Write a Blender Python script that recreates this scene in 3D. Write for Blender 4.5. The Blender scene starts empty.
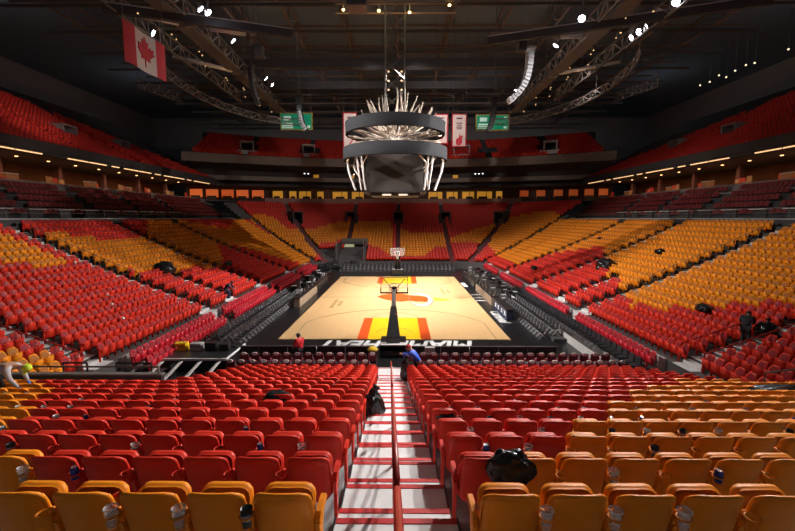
import bpy, math, random
import numpy as np
from mathutils import Vector, Matrix, noise
random.seed(7); rng = np.random.default_rng(3)
S = bpy.context.scene; C = S.collection
PI = math.pi
# ------------------------------------------------------------------ camera
F, CH, TH, YAW, CX, Y0 = 408.62, 7.9135, 0.11633, 0.00748, 0.4214, 25.902
MY = Y0 + 14.325
cam = bpy.data.cameras.new('camera'); co = bpy.data.objects.new('camera', cam); C.objects.link(co)
cam.sensor_width = 36; cam.lens = F*36/795; cam.clip_start = .05; cam.clip_end = 400
co.location = (CX, 0, CH); co.rotation_euler = (PI/2 - TH, 0, YAW); S.camera = co
def proj(P):
    P = np.atleast_2d(np.asarray(P, float)); X = P[:, 0]-CX; Y = P[:, 1]; Z = P[:, 2]-CH
    c, s = math.cos(YAW), math.sin(YAW); x = c*X+s*Y; y = -s*X+c*Y
    fw = y*math.cos(TH)-Z*math.sin(TH); up = y*math.sin(TH)+Z*math.cos(TH)
    fw = np.where(fw < .01, .01, fw)
    return np.stack([397.5+F*x/fw, 265.5-F*up/fw, fw], 1)
# ------------------------------------------------------------------ materials
MC = {}
def mat(name, col, rough=.5, metal=0, emit=None, es=1, noise_amt=0, nscale=20, spec=.5, alpha=None, bump=0):
    if name in MC: return MC[name]
    m = bpy.data.materials.new(name); m.use_nodes = True; nt = m.node_tree; b = nt.nodes['Principled BSDF']
    b.inputs['Base Color'].default_value = (*col, 1); b.inputs['Roughness'].default_value = rough
    b.inputs['Metallic'].default_value = metal; b.inputs['Specular IOR Level'].default_value = spec
    if emit: b.inputs['Emission Color'].default_value = (*emit, 1); b.inputs['Emission Strength'].default_value = es
    if alpha is not None: b.inputs['Alpha'].default_value = alpha
    if noise_amt or bump:
        tc = nt.nodes.new('ShaderNodeTexCoord'); n = nt.nodes.new('ShaderNodeTexNoise')
        n.inputs['Scale'].default_value = nscale; n.inputs['Detail'].default_value = 3
        nt.links.new(tc.outputs['Object'], n.inputs['Vector'])
        if noise_amt:
            mx = nt.nodes.new('ShaderNodeMix'); mx.data_type = 'RGBA'
            mx.inputs['A'].default_value = (*[c*(1-noise_amt) for c in col], 1); mx.inputs['B'].default_value = (*[min(1, c*(1+noise_amt)) for c in col], 1)
            nt.links.new(n.outputs['Fac'], mx.inputs['Factor']); nt.links.new(mx.outputs['Result'], b.inputs['Base Color'])
        if bump:
            bp = nt.nodes.new('ShaderNodeBump'); bp.inputs['Strength'].default_value = bump; bp.inputs['Distance'].default_value = .02
            nt.links.new(n.outputs['Fac'], bp.inputs['Height']); nt.links.new(bp.outputs['Normal'], b.inputs['Normal'])
    MC[name] = m; return m
RED = mat('red_plastic', (.68, .036, .018), .45, spec=.22, noise_amt=.10, nscale=3)
ORG = mat('orange_plastic', (.84, .26, .012), .45, spec=.22, noise_amt=.10, nscale=3)
CRI = mat('crimson_plastic', (.62, .02, .035), .35, noise_amt=.1, nscale=3)
BLKP = mat('black_plastic', (.025, .025, .03), .4, noise_amt=.2, nscale=5)
CONC = mat('concrete', (.065, .058, .058), .8, noise_amt=.25, nscale=2.5)
DCON = mat('dark_concrete', (.06, .058, .06), .85, noise_amt=.25, nscale=2)
TREAD = mat('pale_step_paint', (.80, .79, .80), .55, noise_amt=.12, nscale=6)
STRIPE = mat('red_step_paint', (.60, .02, .02), .5, noise_amt=.15, nscale=9)
REDM = mat('red_metal_paint', (.42, .02, .014), .35, noise_amt=.15, nscale=10)
DARK = mat('matte_dark', (.05, .048, .05), .9, noise_amt=.2, nscale=1.5)
WALLM = mat('dark_wall', (.36, .36, .365), .95, noise_amt=.1, nscale=.4)
CEIL = mat('dark_ceiling', (.19, .24, .30), .95, noise_amt=.1, nscale=.5)
STEELD = mat('dark_steel', (.13, .115, .105), .55, .2, noise_amt=.2, nscale=4)
STEELR = mat('brown_steel', (.22, .15, .11), .6, noise_amt=.2, nscale=4)
STEELW = mat('pale_steel', (.55, .53, .52), .4, noise_amt=.1, nscale=6)
CHROME = mat('chrome', (.75, .75, .78), .22, .9, noise_amt=.05, nscale=5)
BLKV = mat('black_vinyl', (.02, .02, .022), .35, noise_amt=.3, nscale=4)
MAROON = mat('maroon_pad', (.22, .015, .03), .55, noise_amt=.2, nscale=9)
GREYP = mat('grey_plastic', (.42, .42, .43), .45, noise_amt=.1, nscale=8)
WHITEP = mat('white_paint', (.82, .82, .82), .5, noise_amt=.05, nscale=8)
YEL = mat('yellow_paint', (.85, .56, .015), .4, noise_amt=.04, nscale=5)
ORR = mat('orange_red_paint', (.82, .10, .015), .4, noise_amt=.05, nscale=5)
LINE = mat('line_paint', (.28, .20, .11), .5, noise_amt=.1, nscale=5)
TUBEM = mat('cream_tube', (.50, .41, .34), .35, noise_amt=.12, nscale=3)
BAGM = mat('black_bag_film', (.008, .008, .009), .22, bump=.7, nscale=28, noise_amt=.2)
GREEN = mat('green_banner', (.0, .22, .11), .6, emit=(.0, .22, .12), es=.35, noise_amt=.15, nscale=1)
GOLD = mat('gold_trim', (.45, .28, .05), .5, noise_amt=.2, nscale=5)
NAVY = mat('navy_cloth', (.018, .022, .06), .7, noise_amt=.2, nscale=6)
SKIN = mat('skin', (.45, .24, .16), .55, noise_amt=.08, nscale=20)
GLASS = mat('clear_plastic', (.8, .8, .82), .08, alpha=.28, noise_amt=.02)
BGLASS = mat('backboard_glass', (.8, .8, .8), .06, alpha=.12, noise_amt=.02)
BULB = mat('white_lamp', (1, 1, 1), emit=(.86, .88, 1), es=26)
WARM = mat('warm_lamp', (1, .7, .4), emit=(1, .55, .22), es=4.0)
WARMS = mat('warm_strip_lamp', (1, .7, .4), emit=(1, .58, .27), es=1.2)
GLOWO = mat('orange_glow_wall', (1, .3, .1), emit=(1, .16, .03), es=.30)
YWIN = mat('yellow_lit_club_wall', (.7, .35, .03), emit=(.9, .40, .04), es=.32, noise_amt=.2, nscale=1.5)
COURT = bpy.data.materials.new('maple_court'); COURT.use_nodes = True
def _court():
    nt = COURT.node_tree; b = nt.nodes['Principled BSDF']; b.inputs['Roughness'].default_value = .38
    tc = nt.nodes.new('ShaderNodeTexCoord'); mp = nt.nodes.new('ShaderNodeMapping'); mp.inputs['Scale'].default_value = (9, .7, 1)
    br = nt.nodes.new('ShaderNodeTexBrick'); br.inputs['Scale'].default_value = 1.2
    mp2 = nt.nodes.new('ShaderNodeMapping'); mp2.inputs['Rotation'].default_value = (0, 0, PI/2)
    br.inputs['Color1'].default_value = (.86, .545, .265, 1); br.inputs['Color2'].default_value = (.82, .51, .245, 1); br.inputs['Mortar'].default_value = (.72, .45, .20, 1)
    br.inputs['Mortar Size'].default_value = .004; br.inputs['Brick Width'].default_value = 1.6; br.inputs['Row Height'].default_value = .12
    n = nt.nodes.new('ShaderNodeTexNoise'); n.inputs['Scale'].default_value = 2; n.inputs['Detail'].default_value = 4
    mx = nt.nodes.new('ShaderNodeMix'); mx.data_type = 'RGBA'; mx.blend_type = 'MULTIPLY'; mx.inputs['Factor'].default_value = .35
    l = nt.links; l.new(tc.outputs['Object'], mp.inputs['Vector']); l.new(mp.outputs['Vector'], n.inputs['Vector'])
    l.new(tc.outputs['Object'], mp2.inputs['Vector']); l.new(mp2.outputs['Vector'], br.inputs['Vector'])
    l.new(br.outputs['Color'], mx.inputs['A']); l.new(n.outputs['Color'], mx.inputs['B'])
    rp = nt.nodes.new('ShaderNodeMapRange'); rp.inputs['To Min'].default_value = .75; rp.inputs['To Max'].default_value = 1.15
    l.new(n.outputs['Fac'], rp.inputs['Value']); cb = nt.nodes.new('ShaderNodeCombineColor')
    for k in ('Red', 'Green', 'Blue'): l.new(rp.outputs['Result'], cb.inputs[k])
    l.new(cb.outputs['Color'], mx.inputs['B']); l.new(mx.outputs['Result'], b.inputs['Base Color'])
_court()
# ------------------------------------------------------------------ builders
class MB:
    def __init__(s): s.v = []; s.f = []; s.m = []; s.cur = 0
    def add(s, vs, fs):
        o = len(s.v); s.v += [tuple(p) for p in vs]; s.f += [tuple(i+o for i in f) for f in fs]; s.m += [s.cur]*len(fs); return s
    def box(s, c, d, rz=0, M=None):
        hx, hy, hz = d[0]/2, d[1]/2, d[2]/2; cr, sr = math.cos(rz), math.sin(rz); vs = []
        for z in (-hz, hz):
            for x, y in ((-hx, -hy), (hx, -hy), (hx, hy), (-hx, hy)):
                p = (cr*x-sr*y+c[0], sr*x+cr*y+c[1], z+c[2]); vs.append(M @ Vector(p) if M else p)
        return s.add(vs, [(3, 2, 1, 0), (4, 5, 6, 7), (0, 1, 5, 4), (1, 2, 6, 5), (2, 3, 7, 6), (3, 0, 4, 7)])
    def tube(s, pts, r, n=8, cap=True):
        pts = [Vector(p) for p in pts]; rs = r if isinstance(r, (list, tuple)) else [r]*len(pts); o = len(s.v); up = None
        for i, p in enumerate(pts):
            t = (pts[min(i+1, len(pts)-1)]-pts[max(i-1, 0)])
            if t.length < 1e-6: t = Vector((0, 0, 1))
            t.normalize()
            if up is None: up = t.orthogonal().normalized()
            up = (up-t*up.dot(t)); up = up.normalized() if up.length > 1e-5 else t.orthogonal().normalized()
            sd = t.cross(up)
            for k in range(n):
                a = 2*PI*k/n; s.v.append(tuple(p+(up*math.cos(a)+sd*math.sin(a))*rs[i]))
        for i in range(len(pts)-1):
            for k in range(n):
                a = o+i*n+k; b = o+i*n+(k+1) % n; s.f.append((a, b, b+n, a+n)); s.m.append(s.cur)
        if cap:
            s.f.append(tuple(o+k for k in range(n))[::-1]); s.f.append(tuple(o+(len(pts)-1)*n+k for k in range(n))); s.m += [s.cur]*2
        return s
    def lathe(s, prof, c=(0, 0, 0), n=16, M=None):
        o = len(s.v)
        for r, z in prof:
            for k in range(n):
                a = 2*PI*k/n; p = Vector((r*math.cos(a), r*math.sin(a), z)); p = (M @ p if M else p)+Vector(c); s.v.append(tuple(p))
        for i in range(len(prof)-1):
            for k in range(n):
                a = o+i*n+k; b = o+i*n+(k+1) % n; s.f.append((a, b, b+n, a+n)); s.m.append(s.cur)
        return s
    def prism(s, out, f0, f1):
        n = len(out); vs = [f0(x, y) for x, y in out]+[f1(x, y) for x, y in out]
        return s.add(vs, [tuple(range(n))[::-1], tuple(range(n, 2*n))]+[(i, (i+1) % n, n+(i+1) % n, n+i) for i in range(n)])
    def plate(s, out, z0, z1): return s.prism(out, lambda x, y: (x, y, z0), lambda x, y: (x, y, z1))
    def build(s, name, m, parent=None, smooth=False, loc=None, **kw):
        me = bpy.data.meshes.new(name); me.from_pydata(s.v, [], s.f)
        ms = m if isinstance(m, (list, tuple)) else [m]
        for q in ms: me.materials.append(q)
        if len(ms) > 1: me.polygons.foreach_set('material_index', s.m)
        if smooth: me.polygons.foreach_set('use_smooth', [True]*len(s.f))
        me.update(); o = bpy.data.objects.new(name, me); C.objects.link(o)
        if parent: o.parent = parent
        if loc: o.location = loc
        tag(o, **kw); return o
def tag(o, label=None, cat=None, group=None, kind=None):
    if label: o['label'] = label
    if cat: o['category'] = cat
    if group: o['group'] = group
    if kind: o['kind'] = kind
    return o
def thing(name, label, cat, loc=(0, 0, 0), rz=0, group=None, kind=None):
    o = bpy.data.objects.new(name, None); C.objects.link(o); o.location = loc; o.rotation_euler = (0, 0, rz); o.empty_display_size = .2
    return tag(o, label, cat, group, kind)
def copy_tree(o, parent=None):
    c = o.copy(); C.objects.link(c); c.parent = parent
    for ch in o.children: copy_tree(ch, c)
    return c
def rrect(w, h, r, n=4):
    out = []
    for cx, cy, a0 in ((w/2-r, h/2-r, 0), (-w/2+r, h/2-r, PI/2), (-w/2+r, -h/2+r, PI), (w/2-r, -h/2+r, 1.5*PI)):
        for k in range(n+1):
            a = a0+PI/2*k/n; out.append((cx+r*math.cos(a), cy+r*math.sin(a)))
    return out
ORD = 'first second third fourth fifth sixth seventh eighth ninth tenth eleventh twelfth thirteenth fourteenth fifteenth sixteenth seventeenth eighteenth nineteenth twentieth'.split()
def ordn(n):
    if n < 20: return ORD[n]
    t = {2: 'twenty', 3: 'thirty', 4: 'forty', 5: 'fifty'}[(n+1)//10]; r = (n+1) % 10
    return t+'-'+ORD[r-1] if r else {2: 'twentieth', 3: 'thirtieth', 4: 'fortieth', 5: 'fiftieth'}[(n+1)//10]
# ------------------------------------------------------------------ shell
b = MB(); b.box((0, 50, -.25), (130, 110, .5)); b.build('floor', mat('black_apron', (.012, .012, .014), .32, noise_amt=.3, nscale=1.5), kind='structure')
b = MB(); b.box((0, 50, 33.5), (130, 120, .5)); b.build('ceiling', CEIL, kind='structure')
b = MB(); b.box((-63, 50, 16), (.5, 120, 35)); b.build('wall_left', WALLM, kind='structure')
b = MB(); b.box((63, 50, 16), (.5, 120, 35)); b.build('wall_right', WALLM, kind='structure')
b = MB(); b.box((0, 108, 16), (130, .5, 35)); b.build('wall_far', WALLM, kind='structure')
# ------------------------------------------------------------------ court
court = thing('basketball_court', 'pale maple basketball court with yellow and orange keys', 'court', (0, MY, 0), kind='structure')
MB().box((0, 0, .01), (15.24, 28.65, .02)).build('court_floor', COURT, court)
def key(sgn):
    k = MB(); y0 = -14.325*sgn; d = 5.8*sgn
    k.box((0, y0+d/2, .024), (3.5, 5.8, .006)); k.build('key_paint', YEL, court, label='yellow painted key')
    for s in (-1, 1):
        MB().box((s*2.09, y0+d/2, .024), (.68, 5.8, .006)).build('key_border', ORR, court, label='orange-red border strip of the key')
    l = MB()
    pts = [(1.8*math.cos(a), y0+d+sgn*1.8*math.sin(a), .024) for a in [PI*i/24 for i in range(25)]]
    l.tube(pts, .02, 4)
    l.tube([(x, y0+.03, .024) for x in (-7.6, 7.6)], .025, 4)
    pts = [(-6.7, y0, .024)]+[(7.24*math.sin(a), y0+sgn*1.6+sgn*7.24*math.cos(a), .024) for a in np.linspace(-1.18, 1.18, 40)]+[(6.7, y0, .024)]
    l.tube(pts, .028, 4)
    for a in [(-.02+.3*i) for i in range(2)]: pass
    pts = [(1.25*math.cos(a), y0+sgn*1.6+sgn*1.25*math.sin(a), .027) for a in [PI*i/20 for i in range(21)]]
    l.tube(pts, .02, 4)
    l.build('court_line', LINE, court)
key(1); key(-1)
l = MB()
for s in (-1, 1): l.tube([(s*7.6, -14.3, .02), (s*7.6, 14.3, .02)], .02, 4)
l.tube([(-7.6, 0, .012), (7.6, 0, .012)], .025, 4); l.build('court_line', LINE, court)
# centre logo (flaming ball through a hoop)
def P2(pts, z0=.022, z1=.028): return [(x, y-MY) for x, y in pts]
fl = [(-1.95, 40.5), (-1.3, 41.6), (-.3, 42.1), (.6, 41.9), (1.3, 41.3), (2.2, 40.9), (3.05, 40.5), (3.15, 39.4), (3.0, 37.9), (2.0, 38.1), (1.2, 38.5), (.6, 38.0), (-.2, 38.3), (-.9, 38.9), (-1.4, 39.5)]
MB().plate(P2(fl), .020, .044).build('court_logo_flame', ORR, court, label='orange-red flame of the centre court logo')
ring = MB()
def crescent(cx, cy, R, c2x, c2y, r2, n=40):
    vs = []
    for k in range(n):
        a = 2*PI*k/n; vs += [(cx+R*math.cos(a), cy+R*2.9*math.sin(a)), (c2x+r2*math.cos(a), c2y+r2*2.9*math.sin(a))]
    return vs
vs = crescent(2.38, 39.1, 1.10, 2.18, 39.1, .86); n = len(vs)//2
ring.add([(x, y-MY, .034) for x, y in vs], [(2*k, 2*((k+1) % n), 2*((k+1) % n)+1, 2*k+1) for k in range(n)])
ring.build('court_logo_hoop', WHITEP, court, label='white ring of the centre court logo')
ol = MB(); ol.tube([(2.38+1.13*math.cos(a), 39.1-MY+1.12*2.9*math.sin(a), .03) for a in [2*PI*k/40 for k in range(41)]], .045, 4); ol.build('court_logo_outline', LINE, court)
MB().plate(P2([(3.75, 40.1), (4.3, 39.5), (5.5, 39.2), (4.7, 38.9), (5.1, 38.5), (4.2, 38.6), (3.7, 38.5)]), .02, .028).build('court_logo_tail', YEL, court, label='yellow tail of the centre court logo')
for cx, cy, sx in ((-5.45, 37.2, 1), (5.25, 43.6, -1)):
    q = MB()
    for j in range(2):
        for i in range(9):
            if j and i in (0, 1, 7, 8): continue
            q.box((cx+(j-.5)*.55*1, cy-MY+(i-4)*.42, .024), (.30 if i % 3 else .38, .26, .006))
    q.build('court_signature_mark', mat('brown_court_ink', (.42, .24, .10), .5, noise_amt=.1), court, label='small brown lettering on the court')
# text helper
def text(name, s, size, M, m, parent=None, bold=.0, ext=.004, sx=1, shear=0, **kw):
    cu = bpy.data.curves.new(name, 'FONT'); cu.body = s; cu.size = size; cu.extrude = ext; cu.offset = bold; cu.align_x = 'CENTER'; cu.align_y = 'CENTER'; cu.shear = shear
    t = bpy.data.objects.new(name, cu); C.objects.link(t); dg = bpy.context.evaluated_depsgraph_get()
    me = bpy.data.meshes.new_from_object(t.evaluated_get(dg)); bpy.data.objects.remove(t)
    for v in me.vertices: v.co.x *= sx
    me.materials.clear(); me.materials.append(m)
    o = bpy.data.objects.new(name, me); C.objects.link(o); o.matrix_world = M
    if parent: o.parent = parent
    return tag(o, **kw)
Rz = lambda a: Matrix.Rotation(a, 4, 'Z')
T = lambda x, y, z: Matrix.Translation((x, y, z))
text('apron_lettering', 'HEAT', 2.15, T(-2.65, 25.0-MY, .012) @ Rz(PI), WHITEP, court, bold=.075, sx=.72, shear=.25, label='white HEAT lettering on the black apron')
text('apron_lettering', 'MIAMI', 2.15, T(2.85, 25.0-MY, .012) @ Rz(PI), WHITEP, court, bold=.075, sx=.76, shear=.25, label='white MIAMI lettering on the black apron')
text('apron_lettering', 'Carnival', 1.15, T(8.35, 32.3-MY, .012) @ Rz(-PI/2), WHITEP, court, bold=.03, shear=.3, label='white cursive word on the black sideline apron')
for k, (y, w) in enumerate(((38.6, 1.5), (40.0, 1.3), (41.6, 1.2))): MB().box((8.1, y-MY, .012), (w, .22, .012)).build('apron_stripe', WHITEP, court)
MB().box((7.98, 48-MY, .012), (.5, 3.0, .012)).build('apron_panel', WHITEP, court)

# ------------------------------------------------------------------ stands
NSP, NRP, NS0, NSL = .52, .95, 2.97, .302
def nrow_y(i): return NS0+NRP*i
def nfloor(i): return 4.92-NSL*NRP*i-.06*math.sin(PI*max(0, min(i, 16))/16)
def xa(y): return .39-.0265*(y-3)
NR = 17
SU0 = 13.55; SROW = .85; NSR = 17; FARN = 24
def prof(u): return 1.25+.3336*u+.00643*u*u      # u measured from |x| = 14
def rowz(i): u = SROW*i; return prof(u)-.15
ACX, ACY, R0 = 9.0, 59.5, 4.3
def path(side, u):      # list of (x, y, nx, ny) from near end of a side to the centre of the far end, u outward
    pts = []; r = R0+u
    for y in (12.2, 18, 30, 45, ACY): pts.append((side*(ACX+r), y))
    for k in range(1, 13):
        a = PI/2*k/12; pts.append((side*(ACX+r*math.cos(a)), ACY+r*math.sin(a)))
    pts.append((0, ACY+r)); return pts
t = MB()
for side in (-1, 1):
    for i in range(FARN):
        z = rowz(i); z1 = rowz(i+1); pa = path(side, SROW*i); pb = path(side, SROW*(i+1))
        j0 = 0 if i < NSR else 8
        for j in range(j0, len(pa)-1):
            a0, a1, b0, b1 = pa[j], pa[j+1], pb[j], pb[j+1]
            t.add([(*a0, z), (*a1, z), (*b1, z), (*b0, z)], [(0, 1, 2, 3)])
            t.add([(*b0, z), (*b1, z), (*b1, z1), (*b0, z1)], [(0, 1, 2, 3)])
            if i == 0: t.add([(*a0, 0), (*a1, 0), (*a1, z), (*a0, z)], [(0, 1, 2, 3)])
    # near end cap of the side stand
    for i in range(NSR):
        x0 = side*(ACX+R0+SROW*i); x1 = side*(ACX+R0+SROW*(i+1)); t.add([(x0, 12.2, 0), (x1, 12.2, 0), (x1, 12.2, rowz(i)), (x0, 12.2, rowz(i))], [(0, 1, 2, 3)])
t.build('floor_seating_terrace', CONC, kind='structure')
# near stand terrace
t = MB()
for i in range(NR):
    y0 = nrow_y(i)-.17; y1 = y0+NRP; z = nfloor(i)
    xl, xr = (-22, 22) if i < 10 else (-7.2, 11.6)
    t.box(((xl+xr)/2, (y0+y1)/2, z/2-.01), (xr-xl, NRP, z-.02))
for i in range(-3, 0):
    y0 = nrow_y(i)-.17; z = nfloor(i); t.box((0, y0+NRP/2, z/2), (44, NRP, z))
t.build('floor_near_terrace', mat('near_concrete', (.28, .27, .28), .7, noise_amt=.2, nscale=3), kind='structure')
# near aisle stairs
st = MB(); sp = MB(); sk = MB()
for i in range(-3, NR):
    yb = nrow_y(i)-.17; z = nfloor(i); h = NSL*NRP/2; xc = xa(yb+.5); w = .60
    st.box((xc, yb+NRP/2, z+.0), (2*w, NRP-.002, .03)); st.box((xc, yb+.175, z+h/2+.01), (2*w-.01, .35, h+.0))
    sp.box((xc, yb+NRP-.035, z+.018), (2*w, .07, .008)); sp.box((xc, yb+.35-.035, z+h+.012), (2*w-.01, .07, .008))
    for s in (-1, 1): sk.box((xc+s*(w+.008), yb+NRP/2, z+.02), (.016, NRP, .03))
st.box((xa(19.8), 19.85, .03), (1.35, 1.9, .06)); st.box((xa(19.2), 19.15, .12), (1.2, .35, .2)); sp.box((xa(19.3), 19.29, .224), (1.2, .07, .008)); sp.box((xa(20), 20.7, .064), (1.3, .07, .008))
stairs = thing('floor_aisle_stairs', None, None, kind='structure')
st.build('tread', TREAD, stairs); sp.build('nosing_stripe', STRIPE, stairs); sk.build('edge_gap', BLKP, stairs)
# -------------------------------------------------- seats
def seat_back(mb, nx=11, nz=11, w=.222, z0=.36, z1=.91):
    fr = []; bk = []
    for j in range(nz+1):
        v = j/nz; z = z0+(z1-z0)*v; d = z1-z; hw = w
        R = .085
        if d < R: hw = w-R+math.sqrt(max(0, R*R-(R-d)**2))
        e = z-z0
        if e < .06: hw = min(hw, w-.06+math.sqrt(max(0, .06**2-(.06-e)**2)))
        hw += .016*max(0, min(1, (.8-v)*3))-.012*max(0, (.3-v)*3)
        for i in range(nx+1):
            u = -1+2*i/nx; x = hw*u; y = -.115*v + .075*abs(x/w)**3
            th = .016+.012*(v > .85)
            if d < .001 or e < .001 or i in (0, nx): th = .007
            rec = .018 if (abs(x) < .165 and .1 < v < .72) else 0
            fr.append((x, y+th, z-(.010 if d < .001 else 0))); bk.append((x, y-th+rec, z-(.010 if d < .001 else 0)))
    n = (nx+1)*(nz+1); q = []
    for j in range(nz):
        for i in range(nx):
            a = j*(nx+1)+i; q.append((a+1, a, a+nx+1, a+nx+2)); q.append((n+a, n+a+1, n+a+nx+2, n+a+nx+1))
    rim = [i for i in range(nx+1)]+[j*(nx+1)+nx for j in range(1, nz+1)]+[nz*(nx+1)+i for i in range(nx-1, -1, -1)]+[j*(nx+1) for j in range(nz-1, 0, -1)]
    for k in range(len(rim)):
        a, c = rim[k], rim[(k+1) % len(rim)]; q.append((a, c, n+c, n+a))
    mb.add(fr+bk, q)
    rimp = []
    for i_, (x, z) in enumerate([(-w-.004, .50), (-w+.004, .64), (-w+.006, .76), (-w+.012, .82), (-w+.034, .866), (-w+.075, .893), (-.09, .900), (0, .902), (.09, .900), (w-.075, .893), (w-.034, .866), (w-.012, .82), (w-.006, .76), (w-.004, .64), (w+.004, .50)]):
        v = (z-z0)/(z1-z0); rimp.append((x, -.115*v+.075*abs(x/w)**3, z))
    mb.tube(rimp, [.008, .014]+[.021]*11+[.014, .008], 6)
def seat_pan(mb):
    out = rrect(.43, .40, .085, 3); sh = 1/.42
    layers = [(-.028, .93), (-.02, 1), (.02, 1), (.034, .9)]; o = len(mb.v); n = len(out)
    for d, k in layers:
        for x, z in out:
            x *= k; zz = z*k; v = (zz+.21)*sh; y0 = .085+.105*v; mb.v.append((x, y0+d*(.75+.5*v), .600+zz))
    for a in range(3):
        for i in range(n): mb.f.append((o+a*n+i, o+a*n+(i+1) % n, o+(a+1)*n+(i+1) % n, o+(a+1)*n+i)); mb.m.append(mb.cur)
    mb.f.append(tuple(o+i for i in range(n))); mb.f.append(tuple(o+3*n+i for i in range(n))[::-1]); mb.m += [mb.cur]*2
def seat_arm(mb, x):
    sec = [(-.026, 0), (-.018, .026), (.018, .026), (.026, 0), (.02, -.022), (-.02, -.022)]
    ys = [(.0, .60, .9), (.05, .63, 1.15), (.16, .64, 1.25), (.26, .635, 1.15), (.30, .615, .8)]; o = len(mb.v)
    for y, z, k in ys:
        for a, c in sec: mb.v.append((x+a*k, y, z+c*k))
    for j in range(len(ys)-1):
        for i in range(6): mb.f.append((o+j*6+i, o+j*6+(i+1) % 6, o+(j+1)*6+(i+1) % 6, o+(j+1)*6+i)); mb.m.append(mb.cur)
    mb.f.append(tuple(range(o, o+6))); mb.f.append(tuple(range(o+24, o+30))[::-1]); mb.m += [mb.cur]*2
def seat_leg(mb, x):
    out = [(.02, 0), (.14, 0), (.145, .03), (.10, .2), (.11, .42), (.2, .62), (-.02, .60), (.03, .42), (.045, .2), (.015, .03)]
    mb.prism(out, lambda a, c: (x-.017, a, c), lambda a, c: (x+.017, a, c))
def cup_ring(mb, x):
    c = Vector((x, -.10, .735)); mb.tube([c+Vector((.054*math.cos(a), .054*math.sin(a), 0)) for a in [2*PI*k/14 for k in range(15)]], .0085, 5, cap=False)
    mb.tube([c+Vector((-.054, 0, 0)), c+Vector((-.04, 0, -.11)), c+Vector((.04, 0, -.11)), c+Vector((.054, 0, 0))], .008, 5)
    mb.tube([c+Vector((0, .05, 0)), c+Vector((0, .12, -.03)), c+Vector((0, .16, -.10))], .017, 6)
def mk(fn, *a):
    q = MB(); fn(q, *a); return q
def make_seat(col, m, s, end=False):
    r = thing('arena_seat', 'seat', 'seat')
    mk(seat_back).build('backrest', m, r, True); mk(seat_pan).build('seat_pan', m, r, True)
    mk(seat_arm, s*.262).build('armrest', m, r); mk(seat_leg, s*.262).build('leg', m, r)
    if not end: mk(cup_ring, s*.262).build('cup_holder', m, r, True)
    return r
protos = {}
for col, m in (('red', RED), ('orange', ORG)):
    for s in (-1, 1):
        protos[col, s, 0] = make_seat(col, m, s); protos[col, s, 1] = make_seat(col, m, s, True)
used = set()
def inpoly(x, y, P):
    c = False; j = len(P)-1
    for i in range(len(P)):
        if (P[i][1] > y) != (P[j][1] > y) and x < (P[j][0]-P[i][0])*(y-P[i][1])/(P[j][1]-P[i][1])+P[i][0]: c = not c
        j = i
    return c
# colour plan of the seating, traced on the photograph and then fixed to each seat
OP = [[(-400, 350), (30, 350), (62, 362), (70, 392), (-400, 392)], [(-300, 190), (0, 231), (74, 263), (62, 267), (40, 264), (20, 265), (0, 259), (-300, 240)],
 [(30, 233), (70, 233), (72, 237), (95, 238), (96, 241), (140, 239), (146, 232), (148, 214), (228, 229), (236, 214), (312, 259), (300, 263), (283, 259), (250, 249), (214, 241), (220, 250), (223, 264), (200, 268), (183, 272), (178, 268), (160, 270), (150, 273), (120, 269), (108, 269), (76, 258)],
 [(236, 211), (270, 216), (288, 228), (310, 229), (341, 221), (335, 241), (318, 244), (315, 258), (309, 258)],
 [(341, 221), (392, 222), (392, 258), (380, 248), (365, 243), (343, 240), (334, 241)],
 [(396, 227), (413, 233), (443, 232), (450, 245), (435, 248), (425, 255), (396, 257)],
 [(450, 238), (480, 228), (503, 220), (483, 243), (452, 243)],
 [(503, 219), (545, 210), (600, 221), (1100, 190), (1100, 300), (789, 302), (751, 302), (743, 306), (712, 302), (703, 307), (683, 303), (675, 308), (645, 302), (634, 305), (629, 300), (621, 292), (622, 279), (607, 273), (604, 250), (600, 246), (560, 252), (530, 261), (515, 263), (503, 259), (494, 250), (484, 243)]]
def bowl_orange(P, front):
    return any(inpoly(P[0], P[1], q) for q in OP)
def near_orange(i, px, side, k):
    if i == 0: return True
    if side < 0:
        if i == 1: return px < 22
        if i in (2,): return False
        return px < {3: 12, 4: 34, 5: 18, 6: 36, 7: 45, 8: 47, 9: 40}.get(i, -99)
    lim = {1: 497, 2: 562, 3: 590, 4: 602, 5: 598, 6: 622, 7: 622, 8: 640, 9: 672, 10: 668}.get(i, 9999)
    return px > lim
near = []
for i in range(NR):
    y = nrow_y(i); z = nfloor(i)
    for side in (-1, 1):
        lim = (21 if side < 0 else 21) if i < 10 else (6.9 if side < 0 else 11.2)
        k = 0
        while True:
            off = .625+NSP/2+k*NSP; x = xa(y)+side*off
            if off > lim: break
            p = proj([(x, y, z+.8)])[0]
            if -30 < p[0] < 825: near.append((i, side, k, x, y, z, p))
            k += 1
near.sort(key=lambda q: (q[0], q[2]))
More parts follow.
